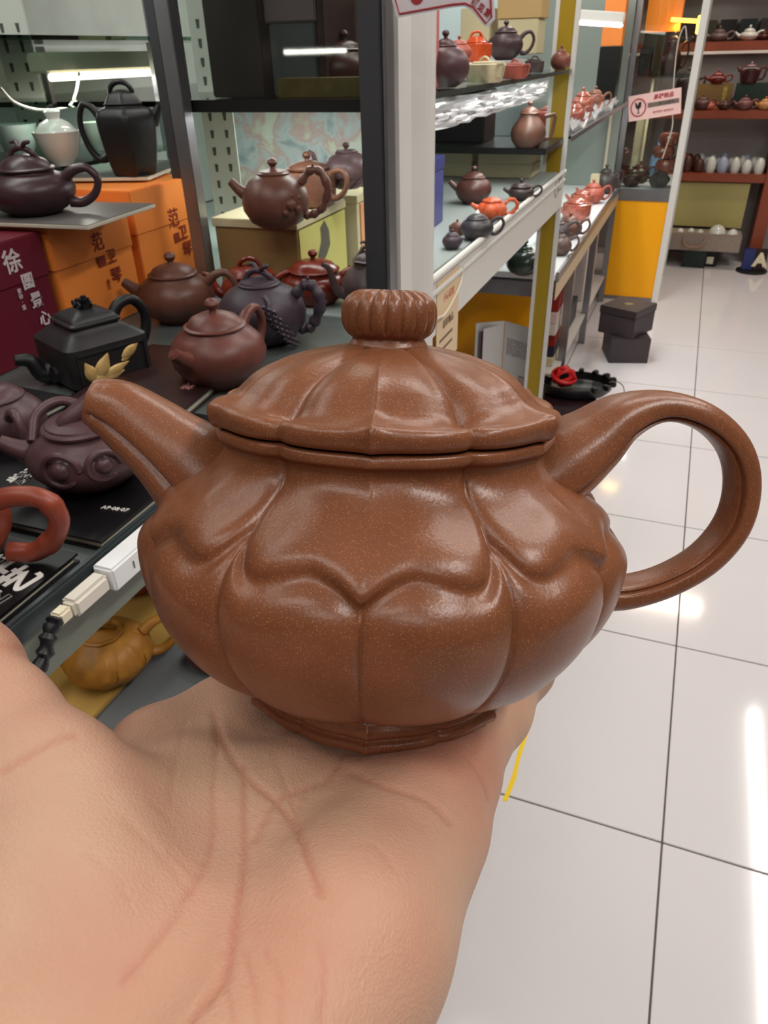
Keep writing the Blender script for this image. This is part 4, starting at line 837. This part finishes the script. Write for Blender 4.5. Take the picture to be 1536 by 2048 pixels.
# dark transverse shelf board and its goods
cp('cross_shelf', (-.80, 2.30, 1.083), (-.408, 2.62, 1.100), mat('black_board', (26, 27, 27), .3))
pot(1058, 296, 1.1005, 70, 'tall rust-brown urn teapot on the black cross shelf', 'pear', clay('umber_clay', (98, 68, 56)), hs=1.15, knob='ball', handle='angular', spout='none')
pot(1095, 270, 1.1005, 50, 'reddish pitcher behind the urn teapot', 'tall', C_SALMON, hs=.9, knob='none', handle='ring', spout='none')
o = MB().b2((0, 0, 0), (.17, .14, .14)).build('box', C_COAL, None, bevel=.003, loc=(-.79, 2.42, 1.1005)); tag(o, 'black box on the black cross shelf beside the urn teapot', 'box')
# main shelf of the right half (z = 1.0)
Z1 = 1.0005
pot(948, 410, Z1, 72, 'brown teapot with ball knob on the main shelf behind the white fascia', 'round', C_DBROWN, hs=1.0, knob='ball', spout='cannon', handle='none')
o3 = pot(985, 440, Z1, 58, 'orange gnarled root-shaped teapot in front of the brown one', 'squat', C_ORANGE, rf=lobes(5, .14), knob='none', handle='branch', spout='cannon', hs=1.25, dom=.2)
pot(955, 482, Z1, 66, 'dark grey teapot with white-tipped knob behind the fascia', 'round', clay('graphite_clay', (58, 54, 58)), knob='cone', knob_m=C_WHITE, hs=.9, spout='none')
pot(1043, 402, Z1, 52, 'near-black teapot with small ball knob right of the orange one', 'wide', clay('sable_clay', (58, 46, 46)), hs=.9, spout='cannon')
pot(905, 500, Z1, 40, 'small dark lidded jar at the foot of the white column', 'round', C_PLUM, handle='none', spout='none')
pot(915, 470, Z1, 34, 'small brown cup-shaped pot next to the column', 'drum', C_BROWN, handle='none', spout='none')
o = MB().b2((0, 0, 0), (.05, .12, .15)).build('box', blue, None, bevel=.002, loc=(-.66, 1.68, Z1)); tag(o, 'dark blue box behind the white column on the main shelf', 'box')
for k in range(4):
    o = MB().b2((0, 0, 0), (.17, .16, .039)).build('carton', creamc, None, bevel=.002, loc=(-.83+.19*(k % 2), 2.44, Z1+.001) if k < 2 else (-.83+.19*(k % 2), 2.44, Z1+.0405)); o.scale = (1, .85, 1)
    tag(o, ['lower left', 'lower right', 'upper left', 'upper right'][k]+' cream carton of the stack under the black cross shelf', 'carton', 'cream cartons')

# ================================================================ second case (y 2.75 .. 4.75)
YE = 4.78
c2 = thing('display_case', 'second display case with white counter, grey legs and lit glass shelf further down the aisle', 'display case', (0, 0, 0))
def c2p(name, a, b, m, bevel=.001): return MB().b2(a, b).build(name, m, c2, bevel=bevel)
yel = mat('yellow_panel', (255, 176, 0), .45); beige = mat('beige_edge', (206, 184, 150), .5)
c2p('counter', (-1.1, 2.68, .635), (-.405, 4.76, .655), mat('white_counter', (235, 235, 238), .3)); c2p('counter_rail', (-.404, 2.70, .625), (-.394, 4.76, .660), alu)
c2p('apron', (-.402, 2.70, .560), (-.398, 4.76, .624), beige)
for y in (3.18, 3.90, 4.70): c2p('leg', (-.43, y-.016, 0), (-.398, y+.016, .56), alu)
c2p('lower_shelf', (-1.0, 3.0, .145), (-.41, 4.70, .16), mat('shelf_white', (212, 206, 200), .5))
c2p('glass_shelf', (-.95, 2.72, 1.085), (-.405, 4.60, 1.093), glass_s, 0); c2p('shelf_edge', (-.404, 2.72, 1.078), (-.398, 4.60, 1.095), alu)
c2p('back_panel', (-1.0, 2.75, .655), (-.98, 4.76, 2.1), mat('pale_blue_back', (176, 196, 198), .5)); c2p('end_panel', (-.98, 4.735, .656), (-.44, 4.745, 2.1), mat('grey_green_panel', (150, 160, 152), .45)); c2p('post', (-.50, 4.715, .656), (-.485, 4.734, 2.1), mat('cream_strip', (220, 212, 184), .4)); c2p('post', (-.985, 3.6, .655), (-.955, 3.63, 2.1), alu)
c2p('grey_board', (-.98, 2.72, .560), (-.47, 3.10, .615), mat('grey_board', (128, 128, 132), .4), .002); c2p('yellow_panel', (-.98, 2.86, .02), (-.47, 2.875, .560), yel)
pot(1050, 553, .6555, 72, 'dark green glazed lidded jar on the grey board', 'ball', C_GREEN, handle='none', spout='none', hs=.85, knob='ball', name='jar', cat='jar')
pot(1108, 492, .6555, 62, 'dark grey teapot just behind the mustard strip', 'round', clay('slate_clay', (78, 70, 72)), spout='none')
pot(1122, 512, .6555, 44, 'grey-brown teapot right of the mustard strip on the counter', 'ball', clay('dun_clay', (104, 84, 78)), spout='none')
pot(1140, 478, .6555, 50, 'brown pot beside the wrapped pink ones', 'round', C_BROWN, spout='none')
pot(1155, 440, .6555, 58, 'pinkish clear-wrapped teapot on the white counter', 'drum', mat('wrapped_pink', (168, 92, 76), .10, var=.35, scale=60, bump=.6, bscale=120, coat=.8), knob='none', handle='none')
pot(1165, 415, .6555, 46, 'second pinkish wrapped teapot behind the first', 'drum', MATS['wrapped_pink'], knob='none', handle='none')
pot(1186, 408, .6555, 46, 'brown teapot with knob at the far end of the white counter', 'round', C_SALMON)
pot(1211, 388, .6555, 50, 'large dark grey teapot by the corner post', 'ball', clay('iron_clay', (70, 62, 60)), rot=.3, spout='none')
o = MB().b2((0, 0, 0), (.045, .045, .11)).build('card_box', creamc, None, bevel=.002, loc=(-.52, 4.35, .6555)); tag(o, 'small cream card box among the wrapped teapots', 'box')
for (px, py, w, lab) in ((1165, 232, 46, 'clear-wrapped copper teapot on the lit glass shelf'), (1190, 222, 40, 'brown teapot behind the wrapped one on the lit glass shelf'), (1150, 250, 40, 'nearest pink wrapped teapot on the lit glass shelf')):
    pot(px, py, 1.0935, w, lab, 'round', MATS['wrapped_pink'] if 'brown' not in lab else C_TAN, hs=1.15, spout='none')
wrap('crumpled clear wrap lying along the lit glass shelf', (-.48, 2.80, 1.102), (-.48, 4.2, 1.102), (-.41, 2.80, 1.110), amp=.012, seed=4)
# goods on and under the counter
def bx(lab, a, b, m, nm='box', cat='box', rz=0, bevel=.002):
    c = [(a[i]+b[i])/2 for i in range(3)]; d = [abs(b[i]-a[i]) for i in range(3)]
    o = MB().box((0, 0, d[2]/2), d).build(nm, m, None, bevel=bevel, loc=(c[0], c[1], min(a[2], b[2]))); o.rotation_euler = (0, 0, rz); return tag(o, lab, cat)
redc = mat('red_card', (142, 36, 30), .5); wc = mat('white_card', (214, 206, 200), .5); navy2 = mat('dark_navy_card', (40, 42, 66), .5)
z = .161
for (h, m, lab, x0, y0, y1) in ((.035, creamc, 'cream folder at the bottom of the stack under the counter', -.62, 3.08, 3.46), (.045, navy2, 'navy folder in the stack under the counter', -.62, 3.10, 3.46), (.055, redc, 'dark red box in the stack under the counter', -.63, 3.10, 3.45), (.05, wc, 'white tray in the stack under the counter', -.62, 3.08, 3.47), (.045, mat('pink_white_card', (214, 190, 186), .5), 'pink-white tray in the stack under the counter', -.62, 3.08, 3.48), (.07, redc, 'red box on top of the stack under the counter', -.60, 3.10, 3.52)):
    bx(lab, (x0, y0, z), (-.44, y1, z+h), m); z += h+.001
bx('white carton under the counter beside the corner leg', (-.75, 4.1, .161), (-.46, 4.55, .46), wc)
bx('dark bundle under the far end of the counter', (-.60, 3.62, .161), (-.45, 3.82, .27), mat('dark_bundle', (62, 54, 54), .5))
# open booklet standing before the yellow panel
bk = thing('booklet', 'open white booklet standing upright before the yellow panel', 'booklet', (-.585, 2.74, .155))
pm = mat('booklet_page', (224, 222, 220), .5); b = MB()
b.box((.062, -.035, .15), (.136, .004, .30), radians(-28)); b.build('page', pm, bk)
MB().box((-.052, -.030, .15), (.115, .004, .30), radians(32)).build('page', pm, bk); MB().box((-.050, -.036, .14), (.09, .003, .26), radians(40)).build('page', mat('mauve_print', (120, 92, 100), .5), bk); MB().box((-.040, -.040, .145), (.085, .003, .28), radians(52)).build('page', pm, bk)
e1 = (cos(radians(-28)), sin(radians(-28)), 0); nn = np.array([sin(radians(-28)), -cos(radians(-28)), 0]); o0_ = np.array([.062, -.035, .15])+nn*.0022
lines = '\n'.join(['紫砂茶壶选用天然矿土制', '成泡茶不夺香亦无熟汤气', '壶壁内外皆不施釉久用之', '茶色蕴于壶中注入沸水时', '虽空壶亦有清茶香气也此', '壶造型古朴典雅线条流畅', '宜兴丁蜀镇所产历代名家'])
text(lines, .0098, basis(o0_+np.array([0, 0, .055]), e1, (0, 0, 1)), mat('grey_print', (120, 118, 124), .6), bk, ext=.0001)
MB().box(tuple(o0_+np.array(e1)*.034+np.array([0, 0, -.065])), (.034, .001, .036), radians(-28)).build('photo_frame', mat('plum_print', (92, 60, 62), .5), bk); MB().box(tuple(o0_+nn*.0006+np.array(e1)*.034+np.array([0, 0, -.065])), (.028, .001, .030), radians(-28)).build('photo', mat('blush_print', (206, 178, 172), .5), bk)
bx('low white stand under the open booklet', (-.74, 2.69, .0), (-.44, 2.80, .154), white_alu, 'stand', 'stand')
# paper notice tied to the white column
nt_ = thing('notice', 'beige paper notice tied to the fascia beside the white column', 'notice', (-.3955, 1.31, .822)); 
MB().b2((.0, -.055, 0), (.0012, .085, .168)).build('sheet', mat('beige_paper', (226, 200, 164), .6), nt_)
text('小心轻放', .017, basis((.0014, .018, .130), (0, 1, 0), (0, 0, 1)), mat('faint_red_ink', (196, 110, 84), .6), nt_); text('易碎物品', .018, basis((.0014, .016, .080), (0, 1, 0), (0, 0, 1)), mat('brown_ink', (112, 88, 64), .6), nt_)
b = MB()
for zz in (.052, .032): b.b2((.0013, -.038, zz), (.0017, .046, zz+.005))
b.build('printed_rule', MATS['brown_ink'], nt_)
o = MB().tube(spline([(-.387, 1.18, .925), (-.386, 1.23, .935), (-.390, 1.29, .925), (-.391, 1.36, .940), (-.391, 1.40, .960), (-.391, 1.41, .985)], 24), .0022, 8).build('string', mat('clear_string', (226, 218, 196), .3), None, smooth=True); tag(o, 'pale string wrapped over the paper notice', 'string')

# ================================================================ end case standing across the aisle (y 4.78)
ec = thing('end_case', 'aluminium end case with bright yellow lower panel facing the viewer', 'display case', (0, 0, 0))
def ecp(name, a, b, m, bevel=.001): return MB().b2(a, b).build(name, m, ec, bevel=bevel)
ecp('post', (-.438, YE-.01, 0), (-.408, YE+.02, 2.1), alu); ecp('post', (-.118, YE-.01, 0), (-.082, YE+.02, 2.1), white_alu); ecp('post', (-.118, YE+.62, 0), (-.082, YE+.65, 2.1), white_alu)
ecp('yellow_panel', (-.408, YE, .02), (-.118, YE+.012, .575), yel); ecp('rail', (-.408, YE-.006, .575), (-.118, YE+.014, .635), alu); ecp('rail', (-.408, YE-.004, .0), (-.118, YE+.014, .02), alu)
ecp('floor_board', (-.408, YE+.016, .62), (-.10, YE+.64, .637), MATS['white_counter']); ecp('side_panel', (-.104, YE+.02, .02), (-.098, YE+.62, .60), white_alu)
ecp('glass_pane', (-.407, YE+.002, .636), (-.119, YE+.006, 2.1), glass, 0); ecp('glass_pane', (-.102, YE+.022, .636), (-.099, YE+.618, 2.1), glass, 0)
ecp('inner_post', (-.335, YE+.40, .637), (-.32, YE+.415, 2.1), mat('cream_post', (226, 214, 178), .4)); ecp('glass_shelf', (-.405, YE+.03, 1.19), (-.12, YE+.60, 1.198), glass_s, 0)
def epot(x, y, z, s, lab, shape, m, **k): return teapot(lab, (x, y, z), k.pop('rz', ROTI), s, shape, m, **k)
wp = MATS['wrapped_pink']
epot(-.19, YE+.10, .6375, .062, 'grey six-sided pot at the foot of the wrapped stack in the end case', 'wide', clay('pewter_clay', (84, 80, 76), .3), rf=poly_(6), handle='none', spout='none', knob='none', n=48)
for k, (dx, dy, zz) in enumerate(((.015, .13, .72), (-.01, .13, .79), (.01, .14, .855))):
    o = MB().lathe([(.005, 0), (.045, 0), (.058, .02), (.06, .04), (.045, .062), (.01, .066)], 24).build('wrapped_bowl', wp, None, smooth=True, loc=(-.185+dx, YE+dy, zz)); tag(o, ['lowest', 'middle', 'topmost'][k]+' wrapped red bowl of the stack in the end case', 'bowl', 'wrapped red bowls')
epot(-.345, YE+.10, .6375, .058, 'dark brown teapot at the left of the end case', 'round', clay('cocoa_clay', (84, 66, 58), .2), spout='none', rz=ROTI)
epot(-.32, YE+.30, .6375, .060, 'maroon teapot at the back of the end case', 'round', C_MAROON)
o = MB().lathe([(.005, 0), (.03, 0), (.045, .04), (.05, .09), (.03, .14), (.016, .18), (.018, .22), (.014, .22), (.01, .17), (.005, .02)], 24).build('vase', mat('blue_white_glaze', (120, 160, 206), .2, var=.5, scale=25), None, smooth=True, loc=(-.235, YE+.48, .6375)); tag(o, 'blue and white porcelain vase at the back of the end case', 'vase')
bx('cream card box beside the inner post of the end case', (-.39, YE+.42, .6375), (-.34, YE+.55, 1.0), creamc)
bx('tall black box at the far end of the second case under its lit shelf', (-.56, 4.45, 1.0945), (-.46, 4.58, 1.34), MATS['black_book_cover'])
bx('orange card box high at the far end of the second case', (-.56, 4.46, 1.341), (-.46, 4.57, 1.60), MATS['orange_card'])
bx('black gift box on the upper shelf of the end case', (-.40, YE+.24, 1.1985), (-.25, YE+.36, 1.40), MATS['black_book_cover'])
bx('low black box left in the end case upper shelf', (-.40, YE+.12, 1.1985), (-.345, YE+.22, 1.33), MATS['black_box'])
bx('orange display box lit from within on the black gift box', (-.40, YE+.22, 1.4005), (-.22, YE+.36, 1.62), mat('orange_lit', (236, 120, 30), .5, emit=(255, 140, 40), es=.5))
epot(-.235, YE+.14, 1.1985, .055, 'dark teapot before the orange display box', 'pear', C_MAROON, hs=1.9)
# end-case lamp: amber tube with its bulb holder
al = thing('amber_lamp', 'amber tube lamp glowing at the top of the end case', 'lamp', (-.25, YE+.20, 1.455)); MB().tube([(-.02, 0, 0), (.12, 0, -.012)], .010, 10).build('tube', mat('amber_tube', (255, 190, 80), .3, emit=(255, 176, 60), es=5), al, smooth=True); MB().b2((.115, -.015, -.07), (.14, .015, .015)).build('holder', mat('amber_holder', (255, 214, 130), .3, emit=(255, 200, 90), es=3), al, bevel=.004)
o = MB().tube(spline([(-.165, YE-.004, 1.36), (-.185, YE-.008, 1.42), (-.205, YE-.006, 1.36), (-.200, YE-.008, 1.22), (-.180, YE-.008, 1.05), (-.165, YE-.006, .95), (-.19, YE-.004, .80)], 30), .003, 8).build('cable', cabm, None, smooth=True); tag(o, 'white cable hanging down the glass of the end case', 'cable')
# fragile sign
sg = thing('warning_sign', 'pink warning sign with a broken glass in a red ring hung on the end case', 'sign', (-.275, YE-.022, 1.065)); sg.rotation_euler = (0, radians(-9), 0)
pk = mat('pink_sign', (248, 206, 200), .5); rdi = mat('red_sign_ink', (172, 52, 60), .5); gy_ = mat('grey_sign_ink', (120, 106, 98), .5); bki = mat('black_sign_ink', (34, 26, 34), .5)
MB().b2((-.135, 0, -.062), (.135, .003, .062)).build('plate', pk, sg)
MB().tube([(-.083+.038*cos(w), -.001, .038*1.1*sin(w)) for w in np.linspace(0, 2*pi, 29)], .0032, 6).build('ring', rdi, sg)
b = MB(); b.v = []; gl = [(-.017, .026), (-.010, .026), (-.004, .010), (.004, .026), (.016, .026), (.014, .002), (.003, -.008), (.002, -.024), (.012, -.028), (-.012, -.028), (-.002, -.024), (-.003, -.008), (-.014, .002)]
b.prism([(x-.083, z) for x, z in gl], -.0, .001); b.v = [(p[0], -.0012-p[2], p[1]) for p in b.v]; b.build('glass_mark', bki, sg)
text('易碎物品', .026, basis((.045, -.001, .036), (1, 0, 0), (0, 0, 1)), rdi, sg, shear=.2, bold=.0006); MB().b2((-.035, -.0015, -.008), (.125, 0, .014)).build('bar', gy_, sg); text('请小心轻放', .016, basis((.060, -.002, .003), (1, 0, 0), (0, 0, 1)), mat('dark_sign_ink', (70, 56, 54), .5), sg)
text('损坏照价·谢谢合作', .013, basis((.045, -.001, -.036), (1, 0, 0), (0, 0, 1)), rdi, sg)
# hanging sign by the white column
hs_ = thing('shop_sign', 'white sign with red border and red characters hooked over the white column', 'sign', (0, 0, 0))
YS = 1.0; f0 = [ony(775, -30, YS), ony(794, 36, YS), ony(905, 15, YS), ony(928, 13, YS), ony(942, 20, YS), ony(973, 56, YS), ony(990, 38, YS), ony(986, -30, YS)]
XS = [0, 0, .0, .0, .01, .03, .04, .04]
pts = [(p[0], p[2]) for p in f0]
def plate(pts, y0, y1, nm, m):
    b = MB().prism(pts, 0, 1); b.v = [(p[0], y0 if p[2] < .5 else y1, p[1]) for p in b.v]; return b.build(nm, m, hs_)
plate(pts, YS, YS+.0012, 'plate', mat('white_sign', (232, 226, 232), .4))
inner = [ony(*q, YS) for q in ((783, -30), (799, 28), (905, 9), (930, 7), (946, 14), (972, 47), (983, 34), (980, -30))]
b = MB().tube([(p[0], YS-.0004, p[2]) for p in inner], .0011, 6); b.build('red_border', rdi, hs_)
c_ = ony(834, -8, YS); b = MB().lathe([(.0001, 0), (.0085, 0), (.0085, .0006), (.0001, .0006)], 28); b.v = [(p[0]+c_[0], YS-.0008+p[2], p[1]+c_[2]) for p in b.v]; b.build('red_disc', rdi, hs_)
for ch, (px, py) in (('便', (950, 4)), ('见', (962, 16)), ('赏', (975, 27))):
    q = ony(px, py, YS); text(ch, .0085, basis((q[0], YS-.0006, q[2]), (.8, 0, -.6), (.6, 0, .8)), rdi, hs_, bold=.0002)
# tube lamp of the second case
tl = thing('tube_lamp', 'short bright white tube lamp high in the second display case', 'lamp', tuple(ony(1203, 36, 3.4))); MB().b2((-.085, -.02, -.012), (.085, .02, .022)).build('housing', white_alu, tl, bevel=.003); MB().b2((-.082, -.022, -.026), (.082, .018, -.012)).build('tube', mat('bright_tube', (255, 252, 240), .3, emit=(255, 250, 236), es=6), tl, bevel=.004)
tl.rotation_euler = (0, radians(5), 0)

# ================================================================ wooden wall shelves at the far end
YW = 5.85; wood = mat('cherry_wood', (142, 70, 46), .35, var=.12, scale=5); ws = thing('wooden_shelf', 'tall cherry-wood shelf unit against the far wall', 'shelf', (0, 0, 0))
def wsp(name, a, b, m=wood, bevel=.003): return MB().b2(a, b).build(name, m, ws, bevel=bevel)
wsp('post', (-1.06, YW, 0), (-1.0, YW+.35, 2.2)); wsp('post', (.44, YW-.01, 0), (.52, YW+.35, 2.2)); wsp('post', (1.45, YW, 0), (1.51, YW+.35, 2.2))
for z in (.565, .945, 1.325, 1.70): wsp('board', (-1.0, YW, z-.025), (.44, YW+.35, z+.025)); wsp('board', (.52, YW, z-.025), (1.45, YW+.35, z+.025))
wsp('light_strip', (-1.0, YW-.006, 1.282), (.44, YW+.01, 1.299), mat('pale_strip', (232, 222, 216), .4)); wsp('back_panel', (-1.06, YW+.35, 0), (1.51, YW+.37, 2.2), mat('warm_grey_wall', (176, 170, 166), .6))
bx('large olive-yellow framed panel box on the lowest shelf', (-.20, YW+.03, .245), (.36, YW+.12, .532), mat('olive_panel', (176, 166, 104), .4), 'panel_box', 'box')
sc_ = thing('sample_case', 'open grey fabric case with white cups standing before the olive panel', 'case', (.07, YW-.06, .118)); MB().b2((-.28, -.10, 0), (.30, .10, .11)).build('tray', mat('grey_fabric', (150, 136, 124), .7, var=.1, scale=60), sc_, bevel=.006)
MB().tube(spline([(-.07, -.104, .085), (-.06, -.125, .05), (-.03, -.13, .032), (.03, -.13, .032), (.06, -.125, .05), (.07, -.104, .085)], 20), .008, 8).build('handle', mat('tan_handle', (150, 118, 100), .5), sc_, smooth=True)
for k, (x, r) in enumerate(((-.19, .028), (-.10, .024), (-.03, .024), (.03, .022), (.14, .058), (.24, .035))):
    o = MB().lathe([(.002, r*.9), (r*.5, r*.75), (r*.85, r*.4), (r, 0), (r*.92, 0), (r*.7, r*.4), (.002, r*.7)], 20).build('bowl', C_WHITE, None, smooth=True, loc=(.07+x, YW-.06-.02*(k % 2), .2285)); tag(o, ['leftmost small', 'second small', 'third small', 'fourth small', 'largest', 'rightmost'][k]+' upturned white bowl in the open grey case', 'bowl', 'white bowls in the grey case')
bx('dark green stool box under the grey case', (.02, YW-.14, 0), (.17, YW+.0, .117), mat('dark_green_box', (26, 44, 40), .5)); 
for k, (x, cx_) in enumerate(((-.13, .0), (.20, .0))):
    cq = thing('wall_speaker', 'small cream-faced black floor lamp '+('left' if k == 0 else 'right')+' of the green stool box', 'floor lamp', (x, YW-.05, 0)); MB().b2((-.05, -.04, 0), (.05, .06, .11)).build('body', C_COAL, cq, bevel=.01); MB().b2((-.026, -.048, .02), (.026, -.0405, .075)).build('face', mat('cream_face', (220, 214, 186), .4), cq, bevel=.004)
    cq.name = 'floor_lamp'
st = thing('letter_stand', 'round stand with cream letter A on blue and black at the wooden post foot', 'stand', (.475, YW-.14, 0)); MB().lathe([(.005, 0), (.10, 0), (.10, .012), (.005, .014)], 28).build('base', C_COAL, st, smooth=True); MB().b2((-.07, -.03, .014), (.0, .03, .15)).build('body', mat('blue_panel', (40, 52, 110), .4), st, bevel=.004); MB().b2((.001, -.03, .014), (.075, .03, .15)).build('body', mat('brown_black_panel', (44, 30, 28), .4), st, bevel=.004)
text('A', .12, basis((.038, -.031, .082), (1, 0, 0), (0, 0, 1)), mat('cream_letter', (232, 222, 188), .5), st, bold=.006)
# far shelf goods
def fpot(px, py, z, w, lab, shape, m, **k):
    A = ony(px, py, YW+.12); s = w/2*depth(A)/F; return teapot(lab, (A[0], YW+.12, z), k.pop('rz', 0), s, shape, m, n=28, **k)
# boxes first, teapots stand on them
bx('tan box with gold characters on the middle far shelf', (-.12, YW+.10, .9705), (.13, YW+.26, 1.115), mat('tan_box', (150, 118, 66), .5)); gt = thing('label_strip', 'vertical strip of gold characters on the tan box', 'label', (.085, YW+.098, .975)); MB().b2((-.014, 0, 0), (.014, .0015, .13)).build('strip', mat('ochre_strip', (170, 140, 60), .5), gt)
text('紫\n砂\n名\n壶', .028, basis((0, -.0012, .066), (1, 0, 0), (0, 0, 1)), mat('gold_ink', (250, 232, 120), .4), gt)
bx('dark green box right of the tan box on the far shelf', (.15, YW+.10, .9705), (.38, YW+.26, 1.115), mat('bottle_green', (40, 66, 54), .5))
fpot(1437, 148, 1.116, 34, 'small red squat teapot on the tan box, far shelf', 'squat', C_RED); fpot(1500, 148, 1.116, 40, 'dark red-brown angular jug on the green box, far shelf', 'tall', C_MAROON, hs=.75, handle='angular', spout='beak', knob='cone'); fpot(1378, 148, .9705, 44, 'dark teapot with square handle beside the metal post, far shelf', 'tall', clay('blackish_clay', (58, 40, 38)), hs=1.35, handle='angular', spout='none')
for (px, w, m, lab) in ((1405, 40, C_DBROWN, 'dark brown teapot in front of the tan box'), (1420, 26, C_SALMON, 'pink clay jar in front of the tan box'), (1450, 30, C_MAROON, 'small dark teapot below the gold characters'), (1490, 38, clay('dusty_pink_clay', (122, 76, 74)), 'dusty pink teapot in front of the green box'), (1531, 34, clay('ochre_clay', (196, 140, 84)), 'ochre teapot at the right edge of the far shelf')):
    A = ony(px, 205, YW+.04); s = w/2*depth(A)/F; teapot(lab, (A[0], YW+.035, .9705), 0, s*.8, 'round', m, n=28, hs=.9)
for (px, w, m, lab) in ((1440, 40, clay('grey_pink_clay', (110, 92, 94)), 'grey-pink teapot on the upper far shelf'), (1500, 40, C_WHITE, 'pale bowl-shaped pot on the upper far shelf'), (1530, 30, C_MAROON, 'dark pot at the right of the upper far shelf'), (1405, 30, C_DBROWN, 'brown pot by the post on the upper far shelf')):
    A = ony(px, 60, YW+.12); s = w/2*depth(A)/F; teapot(lab, (A[0], YW+.12, 1.3505), 0, s*.9, 'squat', m, n=28)
for k in range(7):
    x = -.38+.12*k; bx(['dark green', 'brown', 'olive', 'black', 'teal', 'grey', 'dark red'][k]+' box at the back of the upper far shelf', (x, YW+.24, 1.3505), (x+.10, YW+.33, 1.47), mat('far_box_%s' % 'abcdefg'[k], [(50, 66, 54), (60, 40, 34), (70, 66, 44), (30, 28, 30), (44, 62, 62), (78, 74, 72), (80, 34, 32)][k], .5))
random.seed(11)
ORD = ['leftmost', 'second from left', 'third from left', 'fourth from left', 'fourth from right', 'third from right', 'second from right', 'rightmost']
for row, (yy, xs, rn) in enumerate(((YW+.07, [(-.14+.076*i) for i in range(8)], 'front'), (YW+.16, [(-.16+.074*i) for i in range(8)], 'middle'), (YW+.25, [(-.13+.074*i) for i in range(8)], 'back'))):
    for i, x in enumerate(xs):
        px_ = x+random.uniform(-.003, .003); wh = x > .055-.02*row
        m = (C_WHITE if random.random() < .75 else mat('blue_white_cup', (176, 188, 214), .2)) if wh else random.choice([C_MAROON, C_REDB, C_DBROWN])
        r = random.uniform(.030, .034); h = random.uniform(.085, .112)
        t = thing('tea_caddy', 'small '+('white' if wh else 'brown')+' tea caddy, '+ORD[i]+' in the '+rn+' row, far wooden shelf', 'tea caddy', (px_, yy, .5905), 0, ('white' if wh else 'brown')+' tea caddies on the far shelf')
        MB().lathe([(.002, 0), (r*.8, 0), (r, h*.25), (r*.98, h*.6), (r*.86, h*.72)], 16).build('body', m, t, smooth=True)
        MB().lathe([(r*.88, h*.72), (r*.84, h*.78), (r*.5, h*.92), (r*.15, h), (.002, h)], 16).build('lid', m, t, smooth=True)

# ================================================================ floor objects in the aisle
blk = mat('dark_card', (66, 56, 60), .5, var=.06, scale=12)
bx('lower dark gift box standing on the floor by the yellow panel', (-.275, 3.66, 0), (-.085, 3.87, .125), blk, 'gift_box', 'gift box', rz=radians(16))
ub_ = thing('gift_box', 'upper dark gift box with faint gold emblem, stacked by the yellow panel', 'gift box', (-.195, 3.78, .1255), radians(-24)); MB().b2((-.095, -.10, 0), (.095, .10, .098)).build('base', blk, ub_, bevel=.002); MB().b2((-.098, -.103, .0985), (.098, .103, .135)).build('lid', mat('dark_card_lid', (58, 50, 52), .4), ub_, bevel=.002)
MB().lathe([(.001, .1352), (.022, .1352), (.022, .1356), (.001, .1356)], 20).build('emblem', mat('dull_gold', (120, 108, 70), .4), ub_)
mb_ = thing('box', 'dark maroon box with pink edge on the floor under the black basket', 'box', (-.335, 2.94, 0), radians(10)); MB().b2((-.10, -.12, 0), (.11, .12, .10)).build('body', mat('maroon_black', (44, 22, 28), .4), mb_, bevel=.002); MB().b2((-.102, -.123, 0), (.112, .123, .014)).build('trim', mat('pink_trim', (196, 140, 140), .5), mb_, bevel=.002)
bsk = thing('basket', 'oval black plastic tray with clips on the maroon box', 'tray', (-.315, 2.98, .101), radians(18)); bp_ = mat('black_plastic', (20, 20, 22), .35)
b = MB().lathe([(.01, .0), (.13, .0), (.15, .02), (.155, .05), (.145, .05), (.138, .02), (.12, .010), (.01, .010)], 36, lambda t: 1.0/sqrt(cos(t)**2+(sin(t)/.72)**2)*.98); b.build('tray', bp_, bsk, smooth=True)
for k in range(7): a = -1.2+k*.42; MB().box((.150*cos(a), .112*sin(a), .05), (.03, .022, .022), a).build('clip', bp_, bsk, bevel=.004)
b = MB()
random.seed(4)
for k in range(7):
    ax = np.random.default_rng(k).normal(size=3); ax /= np.linalg.norm(ax); u_ = np.cross(ax, [0, .3, 1]); u_ /= np.linalg.norm(u_); w_ = np.cross(ax, u_)
    b.tube([np.array([-.06, -.02, .068])+(.048-.003*k)*(u_*cos(q)+w_*sin(q)) for q in np.linspace(0, 2*pi, 20)], .008, 6)
o = b.build('ribbon_ball', mat('red_ribbon', (206, 36, 36), .4), None, smooth=True); o.matrix_world = Matrix.Translation((-.315, 2.98, .110)) @ Matrix.Rotation(radians(18), 4, 'Z'); tag(o, 'bright red coiled ribbon ball in the black tray', 'ribbon')
o = MB().tube(spline([(-.20, 3.08, .14), (-.13, 3.10, .10), (-.12, 3.0, .03), (-.17, 2.92, .006), (-.20, 2.90, .006), (-.225, 2.905, .05)], 30), .0022, 7).build('cable', mat('brown_wire', (96, 84, 72), .5), None, smooth=True); tag(o, 'thin wire looping from the black tray to the floor', 'cable')
bx('crumpled pale cloth beside the black tray', (-.47, 3.02, 0), (-.42, 3.12, .11), mat('pale_cloth', (196, 186, 166), .7), 'cloth', 'cloth')
